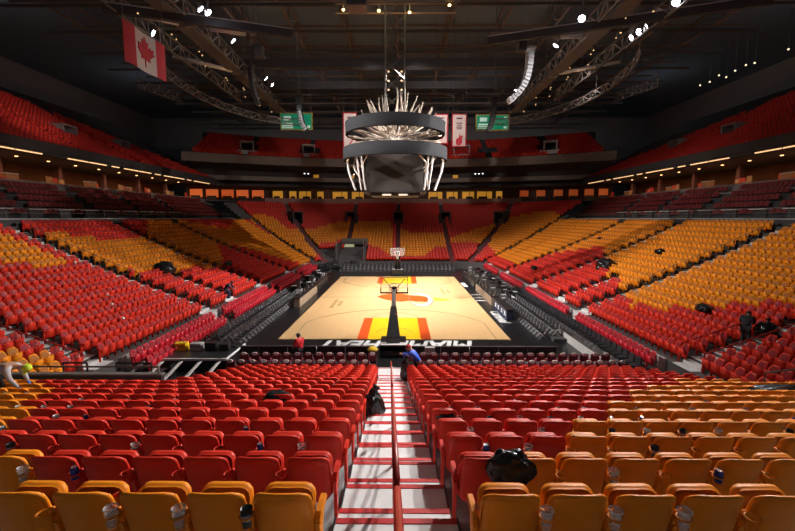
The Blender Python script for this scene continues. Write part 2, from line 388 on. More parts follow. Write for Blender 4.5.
# the 300 that show largest, as individual seats
seatpos = {}
stuff_seats = []   # (x, y, z, angle, material index)
RW = ['nearest row', 'second nearest row']+[ORD[i]+' row from the camera' for i in range(2, 20)]
cnt = 0
for (i, side, k, x, y, z, p) in near:
    og = near_orange(i, p[0], side, k); col = 'orange' if og else 'red'
    if cnt < 300 and -14 < p[0] < 809:
        key_ = (col, side*-1, 1 if k == 0 else 0)
        pr = protos[key_]; o = copy_tree(pr) if key_ in used else pr; used.add(key_)
        o.location = (x, y, z); o.name = 'arena_seat'
        o['label'] = f"{col} tip-up seat, {ordn(k)} {'left' if side < 0 else 'right'} of the centre aisle, {RW[i]}"
        o['category'] = 'seat'; o['group'] = f"{col} tip-up seats of the near stand"
        seatpos[i, side, k] = o; cnt += 1
    else: stuff_seats.append((x, y, z, 0, 1 if og else 0))
for kk, pr in protos.items():
    if kk not in used:
        for ch in list(pr.children): bpy.data.objects.remove(ch)
        bpy.data.objects.remove(pr)
# far seats, one light mesh
def lod_seat():
    q = MB()
    out = [(-.21, .22), (.21, .22), (.225, .5), (.222, .76), (.15, .90), (-.15, .90), (-.222, .76), (-.225, .5)]
    yy = lambda x, z: -.11*(z-.36)/.5+.07*abs(x/.235)**3
    n = 8; vs = [(x, yy(x, z)+.018, z) for x, z in out]+[(x, yy(x, z)-.02, z) for x, z in out]
    
    vs += [(0, yy(0, .22)+.018, .22), (0, -.09, .90), (0, yy(0, .22)-.02, .22), (0, -.13, .90)]
    f = [(16, 1, 2, 3, 4, 17), (16, 17, 5, 6, 7, 0), (18, 19, 12, 11, 10, 9), (18, 8, 15, 14, 13, 19)]
    f = [g[::-1] for g in f]
    ring = [0, 16, 1, 2, 3, 4, 17, 5, 6, 7]; rb = [8, 18, 9, 10, 11, 12, 19, 13, 14, 15]
    for a in range(10): c = (a+1) % 10; f.append((ring[a], ring[c], rb[c], rb[a]))
    q.add(vs, f)
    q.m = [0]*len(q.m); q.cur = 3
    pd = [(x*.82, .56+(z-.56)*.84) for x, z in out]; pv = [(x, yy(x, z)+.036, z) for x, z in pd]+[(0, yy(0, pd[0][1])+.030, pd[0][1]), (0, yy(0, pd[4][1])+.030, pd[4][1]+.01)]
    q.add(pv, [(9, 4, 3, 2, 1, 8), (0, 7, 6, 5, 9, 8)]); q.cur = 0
    po = [(-.18, .22), (.18, .22), (.2, .38), (.2, .58), (.14, .69), (-.14, .69), (-.2, .58), (-.2, .38)]
    q.prism(po, lambda x, z: (x, .08+.3*(z-.42), z), lambda x, z: (x, .15+.3*(z-.42), z))
    q.box((.262, .08, .3), (.03, .1, .6)); q.box((.262, .11, .63), (.05, .30, .035))
    return q
# bowl seats
def clr(v, L, w): return all(abs(v-a) > w for a in L)
SIDE_A = [18.2, 29.0, 40.4, 50.6, 60.0]
for side in (-1, 1):
    for i in range(NSR):
        u = SROW*i; r = R0+u+.58; x = side*(ACX+r); z = rowz(i)
        y = 12.6
        while y < 59.4:
            ok = clr(y, SIDE_A[1:], .80) and abs(y-18.2) > .62
            if i < 6 and abs(y-33.4) < .9: ok = False
            if i < 3 and 12 < y < (14.5 if side < 0 else 13.4): ok = False
            if ok: stuff_seats.append((x, y, z, side*PI/2, None))
            y += .52
    ang = [math.radians(34 if side < 0 else 25), math.radians(58)]
    for i in range(FARN):
        u = SROW*i; r = R0+u+.58; z = rowz(i); L = r*PI/2; n = int(L/.52)
        for k in range(n):
            a = (k+.5)/n*PI/2
            if i >= NSR and a < ang[0]: continue
            if all(abs(a-q)*r > .62 for q in ang) and not (i >= 15 and i <= 18 and abs(a-ang[1])*r < 1.1):
                X = side*(ACX+r*math.cos(a)); Y = ACY+r*math.sin(a)
                if i < 5 and a > 1.0 and side < 0: continue
                stuff_seats.append((X, Y, z, side*(PI/2-a), None))
        x = .1
        while x < ACX:
            X = side*x; ok = clr(X, [-8.9, 0, 8.8], .6)
            if side < 0 and i < 7 and X < -5.4: ok = False
            if 15 <= i <= 18 and min(abs(X-q) for q in (-8.9, 0, 8.8)) < 1.1: ok = False
            if ok: stuff_seats.append((X, ACY+r, z, 0+0, None))
            x += .52
# convert bowl seats: angle is the rotation so the seat faces the court; far end faces -y
out = []
for (x, y, z, a, c) in stuff_seats:
    if c is None:
        rot = PI if (a == 0) else None
        if rot is None:
            # a in (0..pi/2] signed: side seats face -side x ; arc seats in between
            rot = PI - a if abs(a) < PI/2 else (PI/2 if a > 0 else -PI/2)
        out.append([x, y, z, rot, -1])
    else: out.append([x, y, z, a, c])
PP = proj([(q[0], q[1], q[2]+.65) for q in out])
for q, p in zip(out, PP):
    if q[4] == -1: q[4] = 1 if bowl_orange(p, 0) else 0
# lower retractable rows at the sidelines
for side in (-1, 1):
    for j, (x, z) in enumerate(((12.78, .50), (11.98, .24))):
        y = 19.5
        while y < 60:
            if clr(y, [29, 40.4, 50.6], .7) and not (side > 0 and j == 1): out.append([side*x, y, z, PI/2 if side > 0 else -PI/2, 2])
            y += .52
# upper decks
def deck_depth(y): return max(1.5, min(20, 20-18*(y-45)/30)) if y > 45 else 20
DZ, DSL, DX = 14.6, .56, 34.2
for side in (-1, 1):
    for i in range(23):
        u = .3+.85*i; x = side*(DX+u); z = DZ+DSL*.85*i; y = 30
        while y < 78:
            if u < deck_depth(y) and clr(y, [36, 46, 56, 66], .6) and not (5 < i < 9 and min(abs(y-q) for q in (41, 51, 61)) < 1.6): out.append([x, y, z, PI/2 if side > 0 else -PI/2, 0])
            y += .52
def far_arc(x, y0): return y0-10*(x/36)**2
for i in range(9):
    x = -35.5
    while x < 35.5:
        y = far_arc(x, 82.2)+.85*i; z = 19.1+.5*i; a = math.atan(20*x/36**2)
        if clr(x, [-28, -17.4, -5, 5, 17.4, 28], .6) and not (1 < i < 5 and min(abs(x-q) for q in (-28, -17.4, 17.4, 28)) < 1.7): out.append([x, y, z, PI-a, 0])
        x += .52
base = lod_seat(); bv = np.array(base.v); nf = len(base.f); N = len(out); arr = np.array(out)
ca, sa = np.cos(arr[:, 3]), np.sin(arr[:, 3])
V = np.empty((N, len(bv), 3)); V[:, :, 0] = bv[:, 0]*ca[:, None]-bv[:, 1]*sa[:, None]+arr[:, 0:1]
V[:, :, 1] = bv[:, 0]*sa[:, None]+bv[:, 1]*ca[:, None]+arr[:, 1:2]; V[:, :, 2] = bv[:, 2]+arr[:, 2:3]
li = np.concatenate([np.array(f) for f in base.f]); ls = np.array([len(f) for f in base.f])
me = bpy.data.meshes.new('arena_seats'); me.vertices.add(N*len(bv)); me.vertices.foreach_set('co', V.ravel())
LI = (li[None, :]+(np.arange(N)*len(bv))[:, None]).ravel(); LS = np.tile(ls, N)
me.loops.add(len(LI)); me.loops.foreach_set('vertex_index', LI.astype(np.int32)); me.polygons.add(len(LS))
me.polygons.foreach_set('loop_start', np.concatenate([[0], np.cumsum(LS)[:-1]]).astype(np.int32)); me.polygons.foreach_set('loop_total', LS.astype(np.int32))
for m in (RED, ORG, CRI, mat('dark_red_inset', (.30, .010, .018), .5, noise_amt=.1, nscale=3), mat('dark_orange_inset', (.38, .12, .010), .6, noise_amt=.1, nscale=3), mat('dark_crimson_inset', (.27, .010, .02), .6, noise_amt=.1, nscale=3)): me.materials.append(m)  # last three: darker inset on the front of each seat back
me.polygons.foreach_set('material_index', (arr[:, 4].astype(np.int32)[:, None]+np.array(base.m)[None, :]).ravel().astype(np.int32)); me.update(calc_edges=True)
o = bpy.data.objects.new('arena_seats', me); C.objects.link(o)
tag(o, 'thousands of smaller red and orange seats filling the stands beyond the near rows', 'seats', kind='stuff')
print('seats', N)
# aisles of the bowl
RCARP = mat('red_aisle_carpet', (.20, .02, .025), .8, noise_amt=.2, nscale=8)
STEPM = mat('bowl_step', (.58, .57, .57), .7, noise_amt=.2, nscale=5)
def aisle(name, pts_fn, rows, ang_fn=None, w=1.1, m=None):
    q = MB()
    for i in rows:
        x, y, rz = pts_fn(i); z = rowz(i)
        q.box((x, y, z-.14), (SROW-.01, w, .32), rz)
        q.box((x+math.cos(rz)*.25, y+math.sin(rz)*.25, z+.09), (.33, w, .16), rz)
    q.build(name, m or STEPM, kind='structure')
for side in (-1, 1):
    for ya in SIDE_A:
        aisle('floor_aisle_steps', lambda i: (side*(ACX+R0+SROW*(i+.5)), ya, 0 if side > 0 else PI), range(NSR), w=(1.2 if ya < 20 else 1.5))
    aisle('floor_aisle_steps', lambda i: (side*(ACX+R0+SROW*(i+.5)), 33.4, 0 if side > 0 else PI), range(6), w=1.7)
    for ad in (34 if side < 0 else 25, 58):
        a = math.radians(ad)
        aisle('floor_aisle_steps', lambda i: (side*(ACX+(R0+SROW*(i+.5))*math.cos(a)), ACY+(R0+SROW*(i+.5))*math.sin(a), a if side > 0 else PI-a), range(FARN if ad == 58 else NSR+3), w=.95, m=RCARP if ad == 58 else DCON)
for X in (-8.9, 0, 8.8): 
    q = MB()
    for i in range(FARN if X > -8 else FARN):
        if X < -5 and i < 7: continue
        q.box((X, ACY+R0+SROW*(i+.5), rowz(i)+.012), (1.0, SROW-.03, .02)); q.box((X, ACY+R0+SROW*(i+.75), rowz(i)+.09), (1.0, .33, .16))
    q.build('floor_aisle_steps', mat('red_aisle_carpet', (.30, .02, .025), .8, noise_amt=.2, nscale=8), kind='structure')
# handrails along the bowl aisles
def rail(name, pts, r=.025, m=REDM, posts=True, h=.9, mid=True, **kw):
    q = MB(); top = [(x, y, z+h) for x, y, z in pts]; q.tube(top, r, 6)
    if mid: q.tube([(x, y, z+h*.5) for x, y, z in pts], r*.7, 5)
    o = thing(name, kw.get('label'), kw.get('cat'), tuple(pts[0]), group=kw.get('group'))
    o2 = q.build('rail', m, o); o2.location = tuple(-c for c in pts[0])
    for (x, y, z) in pts:
        p = MB().tube([(x, y, z), (x, y, z+h)], r*.9, 6).build('post', m, o); p.location = tuple(-c for c in pts[0])
    return o
for side in (-1, 1):
    sd = 'left' if side < 0 else 'right'
    for n_, ya in enumerate(SIDE_A[1:4]):
        pts = [(side*(ACX+R0+SROW*(i+.5)), ya+.66, rowz(i)) for i in (6, 9, 12, 15)]
        rail('aisle_handrail', pts, .022, STEELD, label=f"dark aisle handrail climbing the {sd} stand, {ORD[n_]} from the near corner", cat='handrail', group='dark handrails beside side stand aisles')
    pts = [(side*(ACX+R0+SROW*(i+.5)), 17.4, rowz(i)) for i in (0, 3, 6, 9)]
    rail('corner_handrail', pts, .03, REDM, label=f"red sloping handrail at the near corner of the {sd} stand", cat='handrail')
rail('corner_handrail', [(ACX+R0+SROW*(i+.5), 18.95, rowz(i)) for i in (0, 2, 4)], .03, STEELW if 0 else REDM, label='short red handrail rising beside the white corner steps on the right', cat='handrail')
# near centre aisle handrail
for n_, (ya, yb) in enumerate(((.9, 2.66), (2.85, 8.3), (8.9, 13.6), (14.2, 18.3))):
    k = max(2, int((yb-ya)/1.3)+1); pts = []
    for j in range(k):
        y = ya+(yb-ya)*j/(k-1); i = math.floor((y-NS0+.17)/NRP); pts.append((xa(y), y, nfloor(i)+.01))
    hs = []
    for (x, y, z) in pts: hs.append((x, y, 4.92+.08-NSL*(y-NS0)+.93))
    o = thing('centre_handrail', f"red centre aisle handrail section, {ORD[n_]} from the camera", 'handrail', pts[0], group='red handrail sections of the centre aisle')
    off = tuple(-c for c in pts[0])
    MB().tube(hs, .027, 10).build('rail', REDM, o, True, loc=off)
    MB().tube([(x, y, z-.42) for x, y, z in hs], .02, 8).build('mid_rail', REDM, o, True, loc=off)
    for p_, h_ in list(zip(pts, hs)): MB().tube([p_, h_], .024, 8).build('post', REDM, o, True, loc=off)
# ------------------------------------------------------------------ walls, ledges, clubs above the side stands
TOPZ = 7.5
for side in (-1, 1):
    sd = 'left' if side < 0 else 'right'
    q = MB(); q.box((side*28.4, 45, TOPZ/2), (.3, 55, TOPZ+.5)); q.build('wall_stand_back_'+sd, DARK, kind='structure')
    q = MB(); q.box((side*28.35, 45, TOPZ+.32), (.4, 55, .1)); q.build('trim_stand_back_'+sd, mat('ledge_cap', (.30, .30, .30), .5, noise_amt=.1), kind='structure')
    q = MB(); q.box((side*32, 46, 7.55), (7, 60, .3)); q.build('floor_club_'+sd, DCON, kind='structure')
    for i in range(5): q = MB(); q.box((side*(32.2+.85*i), 46, 7.7+.42*i), (.86, 60, .5+.42*i)); q.build('floor_club_row_'+sd, DARK, kind='structure')
    q = MB(); q.box((side*36.4, 48, 10.9), (.5, 66, 1.2)); q.build('trim_suite_ledge_'+sd, mat('ledge_grey', (.20, .18, .17), .7, noise_amt=.2, nscale=1), kind='structure')
    q = MB(); q.box((side*41, 48, 11.1), (9, 66, .3)); q.build('floor_suite_'+sd, DCON, kind='structure')
    q = MB(); q.box((side*44.5, 48, 12.6), (.3, 66, 3)); q.build('wall_suite_back_'+sd, mat('suite_wall', (.32, .13, .06), .9, noise_amt=.5, nscale=.8), kind='structure')
    q = MB(); q.box((side*39.5, 48, 14.25), (10.5, 66, .25)); q.build('ceiling_suite_'+sd, mat('suite_ceiling', (.16, .11, .07), .9, noise_amt=.2), kind='structure')
    q = MB(); q.box((side*34.1, 48, 14.75), (.25, 66, .9)); q.build('trim_deck_edge_'+sd, DARK, kind='structure')
    # deck slab
    q = MB()
    for i in range(24):
        z = DZ+DSL*.85*i; x = side*(DX+.85*i+.42); q.box((x, 49, z-.3), (.86, 60, .6))
    q.build('floor_upper_deck_'+sd, DARK, kind='structure')
    # club seats, dark red rows
for side in (-1, 1):
    sd = 'left' if side < 0 else 'right'
    # warm strip lamps under the deck
    for k in range(15):
        y = 33+k*2.9
        if k in (3,) : continue
        o = thing('ceiling_lamp', f"warm strip lamp under the {sd} upper deck, {ordn(k)} from the camera", 'lamp', (side*34.2, y, 14.15), group='warm strip lamps under the upper decks')
        MB().box((0, 0, 0), (.3, 1.7, .08)).build('housing', STEELD, o)
        MB().box((0, 0, -.12), (.1, (2.75 if k % 3 else 1.3), .10)).build('diffuser', WARMS, o)
    for k in range(11):
        y = 34.5+k*3.8
        o = thing('ceiling_downlight', f"small round downlight inside the {sd} suites, {ordn(k)} from the camera", 'lamp', (side*38.5, y, 14.1), group='round downlights inside the suites')
        MB().lathe([(.14, .03), (.14, -.03), (.0, -.03)], n=10).build('lens', WARM, o)
    # suite clutter: lounge chairs, counters and columns
    for k in range(22):
        y = 33.5+k*1.9; xx = side*(37.6+(k % 3)*.9)
        if k % 5 == 4:
            o = thing('suite_counter', f"lit counter in the {sd} suite level, {ordn(k//5)} from the camera", 'counter', (xx, y, 11.25), group='counters on the suite level')
            MB().box((0, 0, .5), (.6, 1.3, 1.0)).build('cabinet', mat('counter_wood', (.32, .14, .06), .5, noise_amt=.3), o)
            MB().box((0, 0, 1.03), (.7, 1.4, .06)).build('counter_top', STEELW, o)
        else:
            o = thing('suite_chair', f"red lounge chair on the {sd} suite level, {ordn(k)} from the camera", 'chair', (xx, y, 11.25), side*PI/2+.2*math.sin(k*3), group='lounge chairs on the suite level')
            c_ = mat('lounge_red', (.50, .05, .03), .6, noise_amt=.2) if k % 2 else mat('lounge_tan', (.45, .26, .12), .6, noise_amt=.2)
            MB().box((0, .1, .42), (.62, .6, .16)).build('seat', c_, o); MB().box((0, -.2, .75), (.62, .12, .7)).build('backrest', c_, o)
            MB().tube([(0, .1, .36), (0, .1, 0)], .05, 6).build('leg', CHROME, o)
    for k in range(6):
        y = 35+k*7.5
        MB().box((side*40.9, y, 12.7), (.5, .5, 3)).build('trim_suite_column_'+sd, mat('column_brown', (.16, .06, .05), .8, noise_amt=.2), kind='structure')
    # drink tables on the platform
    for k in range(9):
        y = 31+k*3.0
        o = thing('counter_table', f"pale topped narrow table behind the {sd} stand, {ordn(k)} from the camera", 'table', (side*29.9, y, 7.7), group='narrow tables behind the side stands')
        MB().box((0, 0, .92), (.5, 1.7, .06)).build('table_top', STEELW if side > 0 else GREYP, o)
        MB().box((0, 0, .45), (.12, 1.3, .9)).build('pedestal', DARK, o)
    rl = [(side*28.5, 20+j*5.0, TOPZ+.4) for j in range(11)]
    rail('platform_rail', rl, .03, STEELD, h=.75, label=f"dark rail along the top of the {sd} lower stand", cat='railing')
# club rows seats (dark red)
out2 = []
for side in (-1, 1):
    for i in range(5):
        y = 30
        while y < 74:
            if clr(y, [36, 44, 52, 60], .6): out2.append((side*(32.1+.85*i), y, 7.95+.63*i, side*PI/2))
            y += .54
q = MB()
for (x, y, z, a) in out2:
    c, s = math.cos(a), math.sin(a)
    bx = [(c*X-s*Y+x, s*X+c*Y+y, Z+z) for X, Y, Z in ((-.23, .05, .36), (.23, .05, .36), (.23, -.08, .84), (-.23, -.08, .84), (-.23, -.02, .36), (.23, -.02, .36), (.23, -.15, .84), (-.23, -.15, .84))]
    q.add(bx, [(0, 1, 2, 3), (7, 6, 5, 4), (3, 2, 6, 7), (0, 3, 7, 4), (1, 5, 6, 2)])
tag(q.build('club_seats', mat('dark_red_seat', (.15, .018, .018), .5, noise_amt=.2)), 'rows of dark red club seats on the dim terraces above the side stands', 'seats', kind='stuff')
# ------------------------------------------------------------------ far end structure
def arcslab(name, x0, x1, yf, d, z0, z1, m, n=28, **kw):
    q = MB()
    for k in range(n):
        a, c = x0+(x1-x0)*k/n, x0+(x1-x0)*(k+1)/n; ya, yc = yf(a), yf(c)
        q.add([(a, ya, z0), (c, yc, z0), (c, yc+d, z0), (a, ya+d, z0), (a, ya, z1), (c, yc, z1), (c, yc+d, z1), (a, ya+d, z1)],
              [(3, 2, 1, 0), (4, 5, 6, 7), (0, 1, 5, 4), (1, 2, 6, 5), (2, 3, 7, 6), (3, 0, 4, 7)])
    return q.build(name, m, **kw)
A1 = lambda x: 84.6-8*(x/36)**2
arcslab('trim_far_fascia', -26, 24, A1, .4, 10.6, 11.75, mat('fascia_tan', (.30, .16, .13), .7, noise_amt=.3, nscale=.6), kind='structure')
arcslab('floor_far_club', -40, 40, lambda x: A1(x)+.3, 7, 11.0, 11.3, DCON, kind='structure')
arcslab('wall_far_club', -40, 40, lambda x: A1(x)+3.2, .3, 11.3, 14.2, mat('club_wall', (.08, .05, .045), .9, noise_amt=.3), kind='structure')
arcslab('floor_far_suite', -40, 40, lambda x: A1(x)-.3, 6, 13.9, 14.4, DARK, kind='structure')
arcslab('trim_far_suite_ledge', -38, 38, lambda x: A1(x)-.5, .3, 15.0, 15.8, mat('ledge_tan', (.22, .19, .16), .8, noise_amt=.2, nscale=.7), kind='structure')
arcslab('wall_far_suite', -40, 40, lambda x: A1(x)+3.5, .3, 14.3, 19, mat('suite_dark', (.08, .07, .065), .9, noise_amt=.3), kind='structure')
arcslab('trim_far_deck_edge', -37, 37, lambda x: far_arc(x, 81.7), .4, 17.7, 19.2, mat('deck_fascia', (.20, .165, .14), .8, noise_amt=.2, nscale=.7), kind='structure')
q = []
for i in range(9): arcslab('floor_far_deck', -36, 36, (lambda i: lambda x: far_arc(x, 82.0)+.85*i)(i), .86, 18.2+.5*i, 19.1+.5*i, DARK, kind='structure')
arcslab('wall_far_deck_back', -37, 37, lambda x: far_arc(x, 89.8), .3, 22, 24, DARK, kind='structure')
# yellow lit club windows
xs = [(-24.0, 2.2), (-21.2, 1.6), (-18.9, 2.6), (-15.9, 1.5), (-12.0, 3.2), (-8.4, 2.6), (7.6, 3.0), (11.0, 2.4), (14.2, 2.6), (17.4, 3.2), (20.2, 1.4)]
for k, (x, w) in enumerate(xs):
    o = thing('club_window', f"yellow lit club doorway behind the far stand, {ordn(k)} from the left", 'window', (x, A1(x)+1.2, 11.3), group='yellow lit doorways behind the far stand')
    MB().box((0, .1, 1.0), (w, .08, 1.9)).build('lit_panel', YWIN, o)
    f = MB(); f.box((-w/2, 0, 1.0), (.14, .2, 2.0)); f.box((w/2, 0, 1.0), (.14, .2, 2.0)); f.box((0, 0, 2.0), (w, .2, .2)); f.build('frame', DARK, o)
    f = MB(); f.box((w*.1*(k % 3-1), -.05, .55), (w*.55, .15, .7)); f.build('counter', mat('dark_counter', (.05, .03, .02), .6), o)
    if w > 2.3:
        MB().box((w*.12, 0, 1.0), (.1, .2, 1.9)).build('mullion', DARK, o)
for k, x in enumerate([-38, -35.5, -33, -30.5, -27.8, 25, 28, 31, 33.5, 36, 38.2]):
    o = thing('glowing_alcove', f"orange glowing alcove on the concourse behind the corner stands, {ordn(k)} from the left", 'alcove', (x, A1(x)+1.9, 11.3), group='orange glowing alcoves on the concourse')
    MB().box((0, 0, 1.25), (2.3 if x < 0 else 1.7, .1, 1.5)).build('lit_wall', GLOWO if x < 0 else mat('dim_orange_glow', (1, .3, .1), emit=(1, .16, .03), es=.12), o)
    MB().box((0, -.3, .4), (1.6, .4, .8)).build('counter', mat('dark_counter', (.05, .03, .02), .6), o)
for k, (x, z) in enumerate(((-16.5, 15.2), (-9.5, 15.2), (11.5, 15.3))):
    o = thing('suite_figure_stand', f"yellow lit refreshment stand in the far suites, {ORD[k]} from the left", 'stand', (x, A1(x)+.4, 14.4), group='yellow lit stands in the far suites')
    MB().box((0, 0, 1.6), (1.0, .4, .9)).build('lit_sign', YWIN, o); MB().box((0, 0, .6), (.7, .5, 1.2)).build('cabinet', DARK, o)
for k, x in enumerate((-18.6, -17.9, -9.0, 15.3, 16.0, 16.7)):
    o = thing('suite_lamp', f"small white lamp in the far suites, {ORD[k]} from the left", 'lamp', (x, A1(x)-.1, 16.6), group='small white lamps in the far suites')
    MB().lathe([(0, -.1), (.13, -.05), (.13, .05), (0, .1)], n=8).build('lens', mat('white_dim_lamp', (1, 1, 1), emit=(.9, .9, 1), es=3), o)
    MB().tube([(0, 0, .1), (0, 0, .7)], .03, 5).build('stem', DARK, o)
# vomitories of the far stand
def portal(name, x, y, z, rz, w, h, d, m, label, group, openm=DARK):
    o = thing(name, label, 'portal', (x, y, z), rz, group)
    for s in (-1, 1): MB().box((s*w/2, d/2, h/2), (.18, d, h)).build('side_wall', m, o)
    MB().box((0, d/2, h+.08), (w+.3, d, .18)).build('lintel', m, o)
    MB().box((0, d-.1, h/2), (w, .1, h)).build('dark_back', mat('void_black', (.012, .012, .013), .9), o)
    return o
for k, X in enumerate((-8.9, 0, 8.8)): portal('stand_portal', X, ACY+R0+SROW*15, rowz(15), 0, 1.7, 2.5, 3.0, DARK, f"dark exit portal in the upper rows of the far stand, {('left', 'middle', 'right')[k]} of three", 'exit portals of the far stand')
for side in (-1, 1):
    a = math.radians(58); r = R0+SROW*15
    portal('stand_portal', side*(ACX+r*math.cos(a)), ACY+r*math.sin(a), rowz(15), side*(a-PI/2), 1.7, 2.5, 3.0, DARK, f"dark exit portal in the {'left' if side < 0 else 'right'} corner of the far stand", 'exit portals of the corner stands')
PALE = mat('portal_pale', (.50, .46, .45), .7, noise_amt=.1)
for k, x in enumerate((-28, -17.4, 17.4-5, 28)):
    o = portal('deck_portal', x, far_arc(x, 82)+1.6, 20.0, math.atan(-20*x/36**2), 2.2 if k != 2 else 3.0, 1.9, 2.0, PALE, f"pale framed exit portal in the far upper deck, {ORD[k]} from the left", 'pale portals of the far upper deck')
    MB().box((0, -.6, -.1), (3.4, .3, .7)).build('parapet', PALE, o)
for side in (-1, 1):
    for k, y in enumerate((41, 51, 61)):
        x = side*(DX+.85*6.5); o = portal('deck_portal', x, y, DZ+DSL*.85*5.5, -side*PI/2, 2.0, 1.7, 2.4, mat('portal_dim', (.20, .17, .17), .7, noise_amt=.1), f"dim exit portal in the {'left' if side < 0 else 'right'} upper deck, {ORD[k]} from the camera", 'dim portals of the side upper decks')
# tunnel at the far left of the end line
o = thing('player_tunnel', 'dark player tunnel opening in the lower far left stand', 'tunnel', (-7.4, ACY+R0+.1, 0))
MB().box((-2.3, 3.0, 1.9), (.3, 6.0, 3.8)).build('side_wall', DARK, o); MB().box((2.2, 3.0, 1.7), (.3, 6.0, 3.4)).build('side_wall', DARK, o)
MB().box((0, 5.9, 2.2), (4.5, .2, 4.4)).build('back_wall', mat('tunnel_wall', (.10, .09, .07), .8, noise_amt=.4, nscale=.8), o)
for z, w in ((3.7, .4), (2.6, .25)): MB().box((0, 5.2 if z > 3 else 5.6, z), (4.5, .8, w)).build('lintel', DARK, o)
MB().box((-1.0, 5.7, 3.2), (1.8, .1, .5)).build('lit_sign', mat('dim_sign', (.5, .5, .3), emit=(.6, .6, .35), es=.5), o)
MB().box((1.3, 5.7, 1.2), (1.0, .1, 2.0)).build('door_panel', PALE, o)
f = MB()
for x in (-2.2, 2.0): f.tube([(x, 0, 0), (x, 0, 5.0)], .06, 6)
f.build('post', STEELD, o)
for k in range(7):
    eq = thing('equipment_case', f"black wheeled equipment case by the far left tunnel, {ORD[k]} from the left", 'case', (-11.6+k*.95, 62.0+(k % 3)*.7, 0), .1*k, group='equipment cases by the far left tunnel')
    MB().box((0, 0, .5+.1*(k % 3)), (.8, .6, .8+.2*(k % 3))).build('case_body', BLKV, eq)
    MB().box((0, -.31, .7), (.7, .02, .08)).build('trim', CHROME, eq)
    for s in (-1, 1): MB().lathe([(.05, -.02), (.06, 0), (.05, .02)], (s*.3, -.2, .06), 8, Matrix.Rotation(PI/2, 4, 'Y')).build('wheel', BLKP, eq)

# ------------------------------------------------------------------ courtside chairs
def folding_chair(name, backm, padm, framem, label, group, capm_=None):
    r = thing(name, label, 'chair', group=group)
    o = MB(); o.prism(rrect(.44, .40, .06, 2), lambda x, z: (x, -.20-.1*z, .66+z), lambda x, z: (x, -.25-.1*z, .66+z)); o.build('backrest', backm, r)
    if capm_: o = MB(); o.prism(rrect(.26, .16, .06, 2), lambda x, z: (x, -.265-.1*z, .84+z), lambda x, z: (x, -.32-.1*z, .84+z)); o.build('head_cap', capm_, r, label='pale grey head cap')
    o = MB(); o.prism(rrect(.42, .40, .05, 2), lambda x, y: (x, y, .43), lambda x, y: (x, y, .48)); o.build('seat', padm, r)
    for s in (-1, 1):
        MB().tube([(s*.22, -.27, .82), (s*.22, -.18, .45), (s*.22, .24, 0)], .014, 5).build('frame_leg', framem, r)
        MB().tube([(s*.2, .16, .44), (s*.2, -.28, 0)], .014, 5).build('frame_leg', framem, r)
    return r
FRM = mat('pale_chair_frame', (.62, .62, .64), .5, .1, noise_amt=.1)
def row(proto, pts, labelfn):
    first = True
    for k, (x, y, z, a) in enumerate(pts):
        o = proto if first else copy_tree(proto); first = False
        o.location = (x, y, z); o.rotation_euler = (0, 0, a); o['label'] = labelfn(k)
# end line rows: maroon pads, pale backs
for j, y in enumerate((20.95, 19.85)):
    for side in (-1, 1):
        p = folding_chair('end_line_chair', MAROON, MAROON, CHROME, 'x', 'maroon folding chairs behind the near end line', mat('pale_cap', (.62, .56, .56), .5, noise_amt=.1))
        n = (13 if side < 0 else 19)
        row(p, [(side*(1.05+.56*k+.28*j), y, 0, 0) for k in range(n)], lambda k: f"maroon padded folding chair behind the end line, {ordn(k)} {'left' if side < 0 else 'right'} of the aisle, {'front' if j == 0 else 'back'} row")
for j in range(2):
    z = .3
# left and right sideline black chairs
for j, x in enumerate((-9.7, -10.6)):
    p = folding_chair('sideline_chair', BLKP, BLKV, FRM, 'x', 'black folding chairs along the left sideline')
    row(p, [(x, 24.6+.62*k, .22*j, -PI/2) for k in range(25)], lambda k: f"black folding chair on the left sideline, {ordn(k)} from the near corner, {'court side' if j == 0 else 'outer'} row")
MB().box((-10.75, 32.5, .1), (1.0, 16.5, .2)).build('floor_chair_riser', DCON, kind='structure')
for j, x in enumerate((9.75, 10.6)):
    p = folding_chair('sideline_chair', BLKP, BLKV, FRM, 'x', 'black folding chairs along the right sideline')
    row(p, [(x, 26.4+.62*k, .22*j, PI/2) for k in range(17)], lambda k: f"black folding chair on the right sideline, {ordn(k)} from the near corner, {'court side' if j == 0 else 'outer'} row")
MB().box((10.75, 31.5, .1), (1.0, 12, .2)).build('floor_chair_riser', DCON, kind='structure')
for j, y in enumerate((59.6, 60.6)):
    p = folding_chair('far_line_chair', BLKP, BLKV, GREYP, 'x', 'black chairs behind the far end line')
    row(p, [(-8.2+.6*k, y, .25*j, PI) for k in range(28) if not 13 <= k <= 14], lambda k: f"black chair behind the far end line, {ordn(k)} from the left, {'front' if j == 0 else 'back'} row")
MB().box((0, 60.7, .11), (17.4, 1.0, .22)).build('floor_chair_riser', DCON, kind='structure')
# right side fixed black seats
p = folding_chair('terrace_chair', BLKP, BLKV, BLKP, 'x', 'black chairs along the foot of the right stand')
row(p, [(11.95, 19.6+.58*k, .23, PI/2) for k in range(38)], lambda k: f"black chair at the foot of the right stand, {ordn(k)} from the near corner")
for side in (-1, 1):
    for x, z, w in ((12.75, .48, .85), (11.93, .22, .8)): MB().box((side*x, 39.7, z/2), (w, 41, z)).build('floor_front_riser', CONC, kind='structure')
    MB().box((side*13.24, 39.7, .575), (.12, 41, 1.15)).build('trim_stand_front_%s' % ('left' if side < 0 else 'right'), mat('pale_edge', (.5, .48, .48), .6, noise_amt=.2, nscale=2), kind='structure')
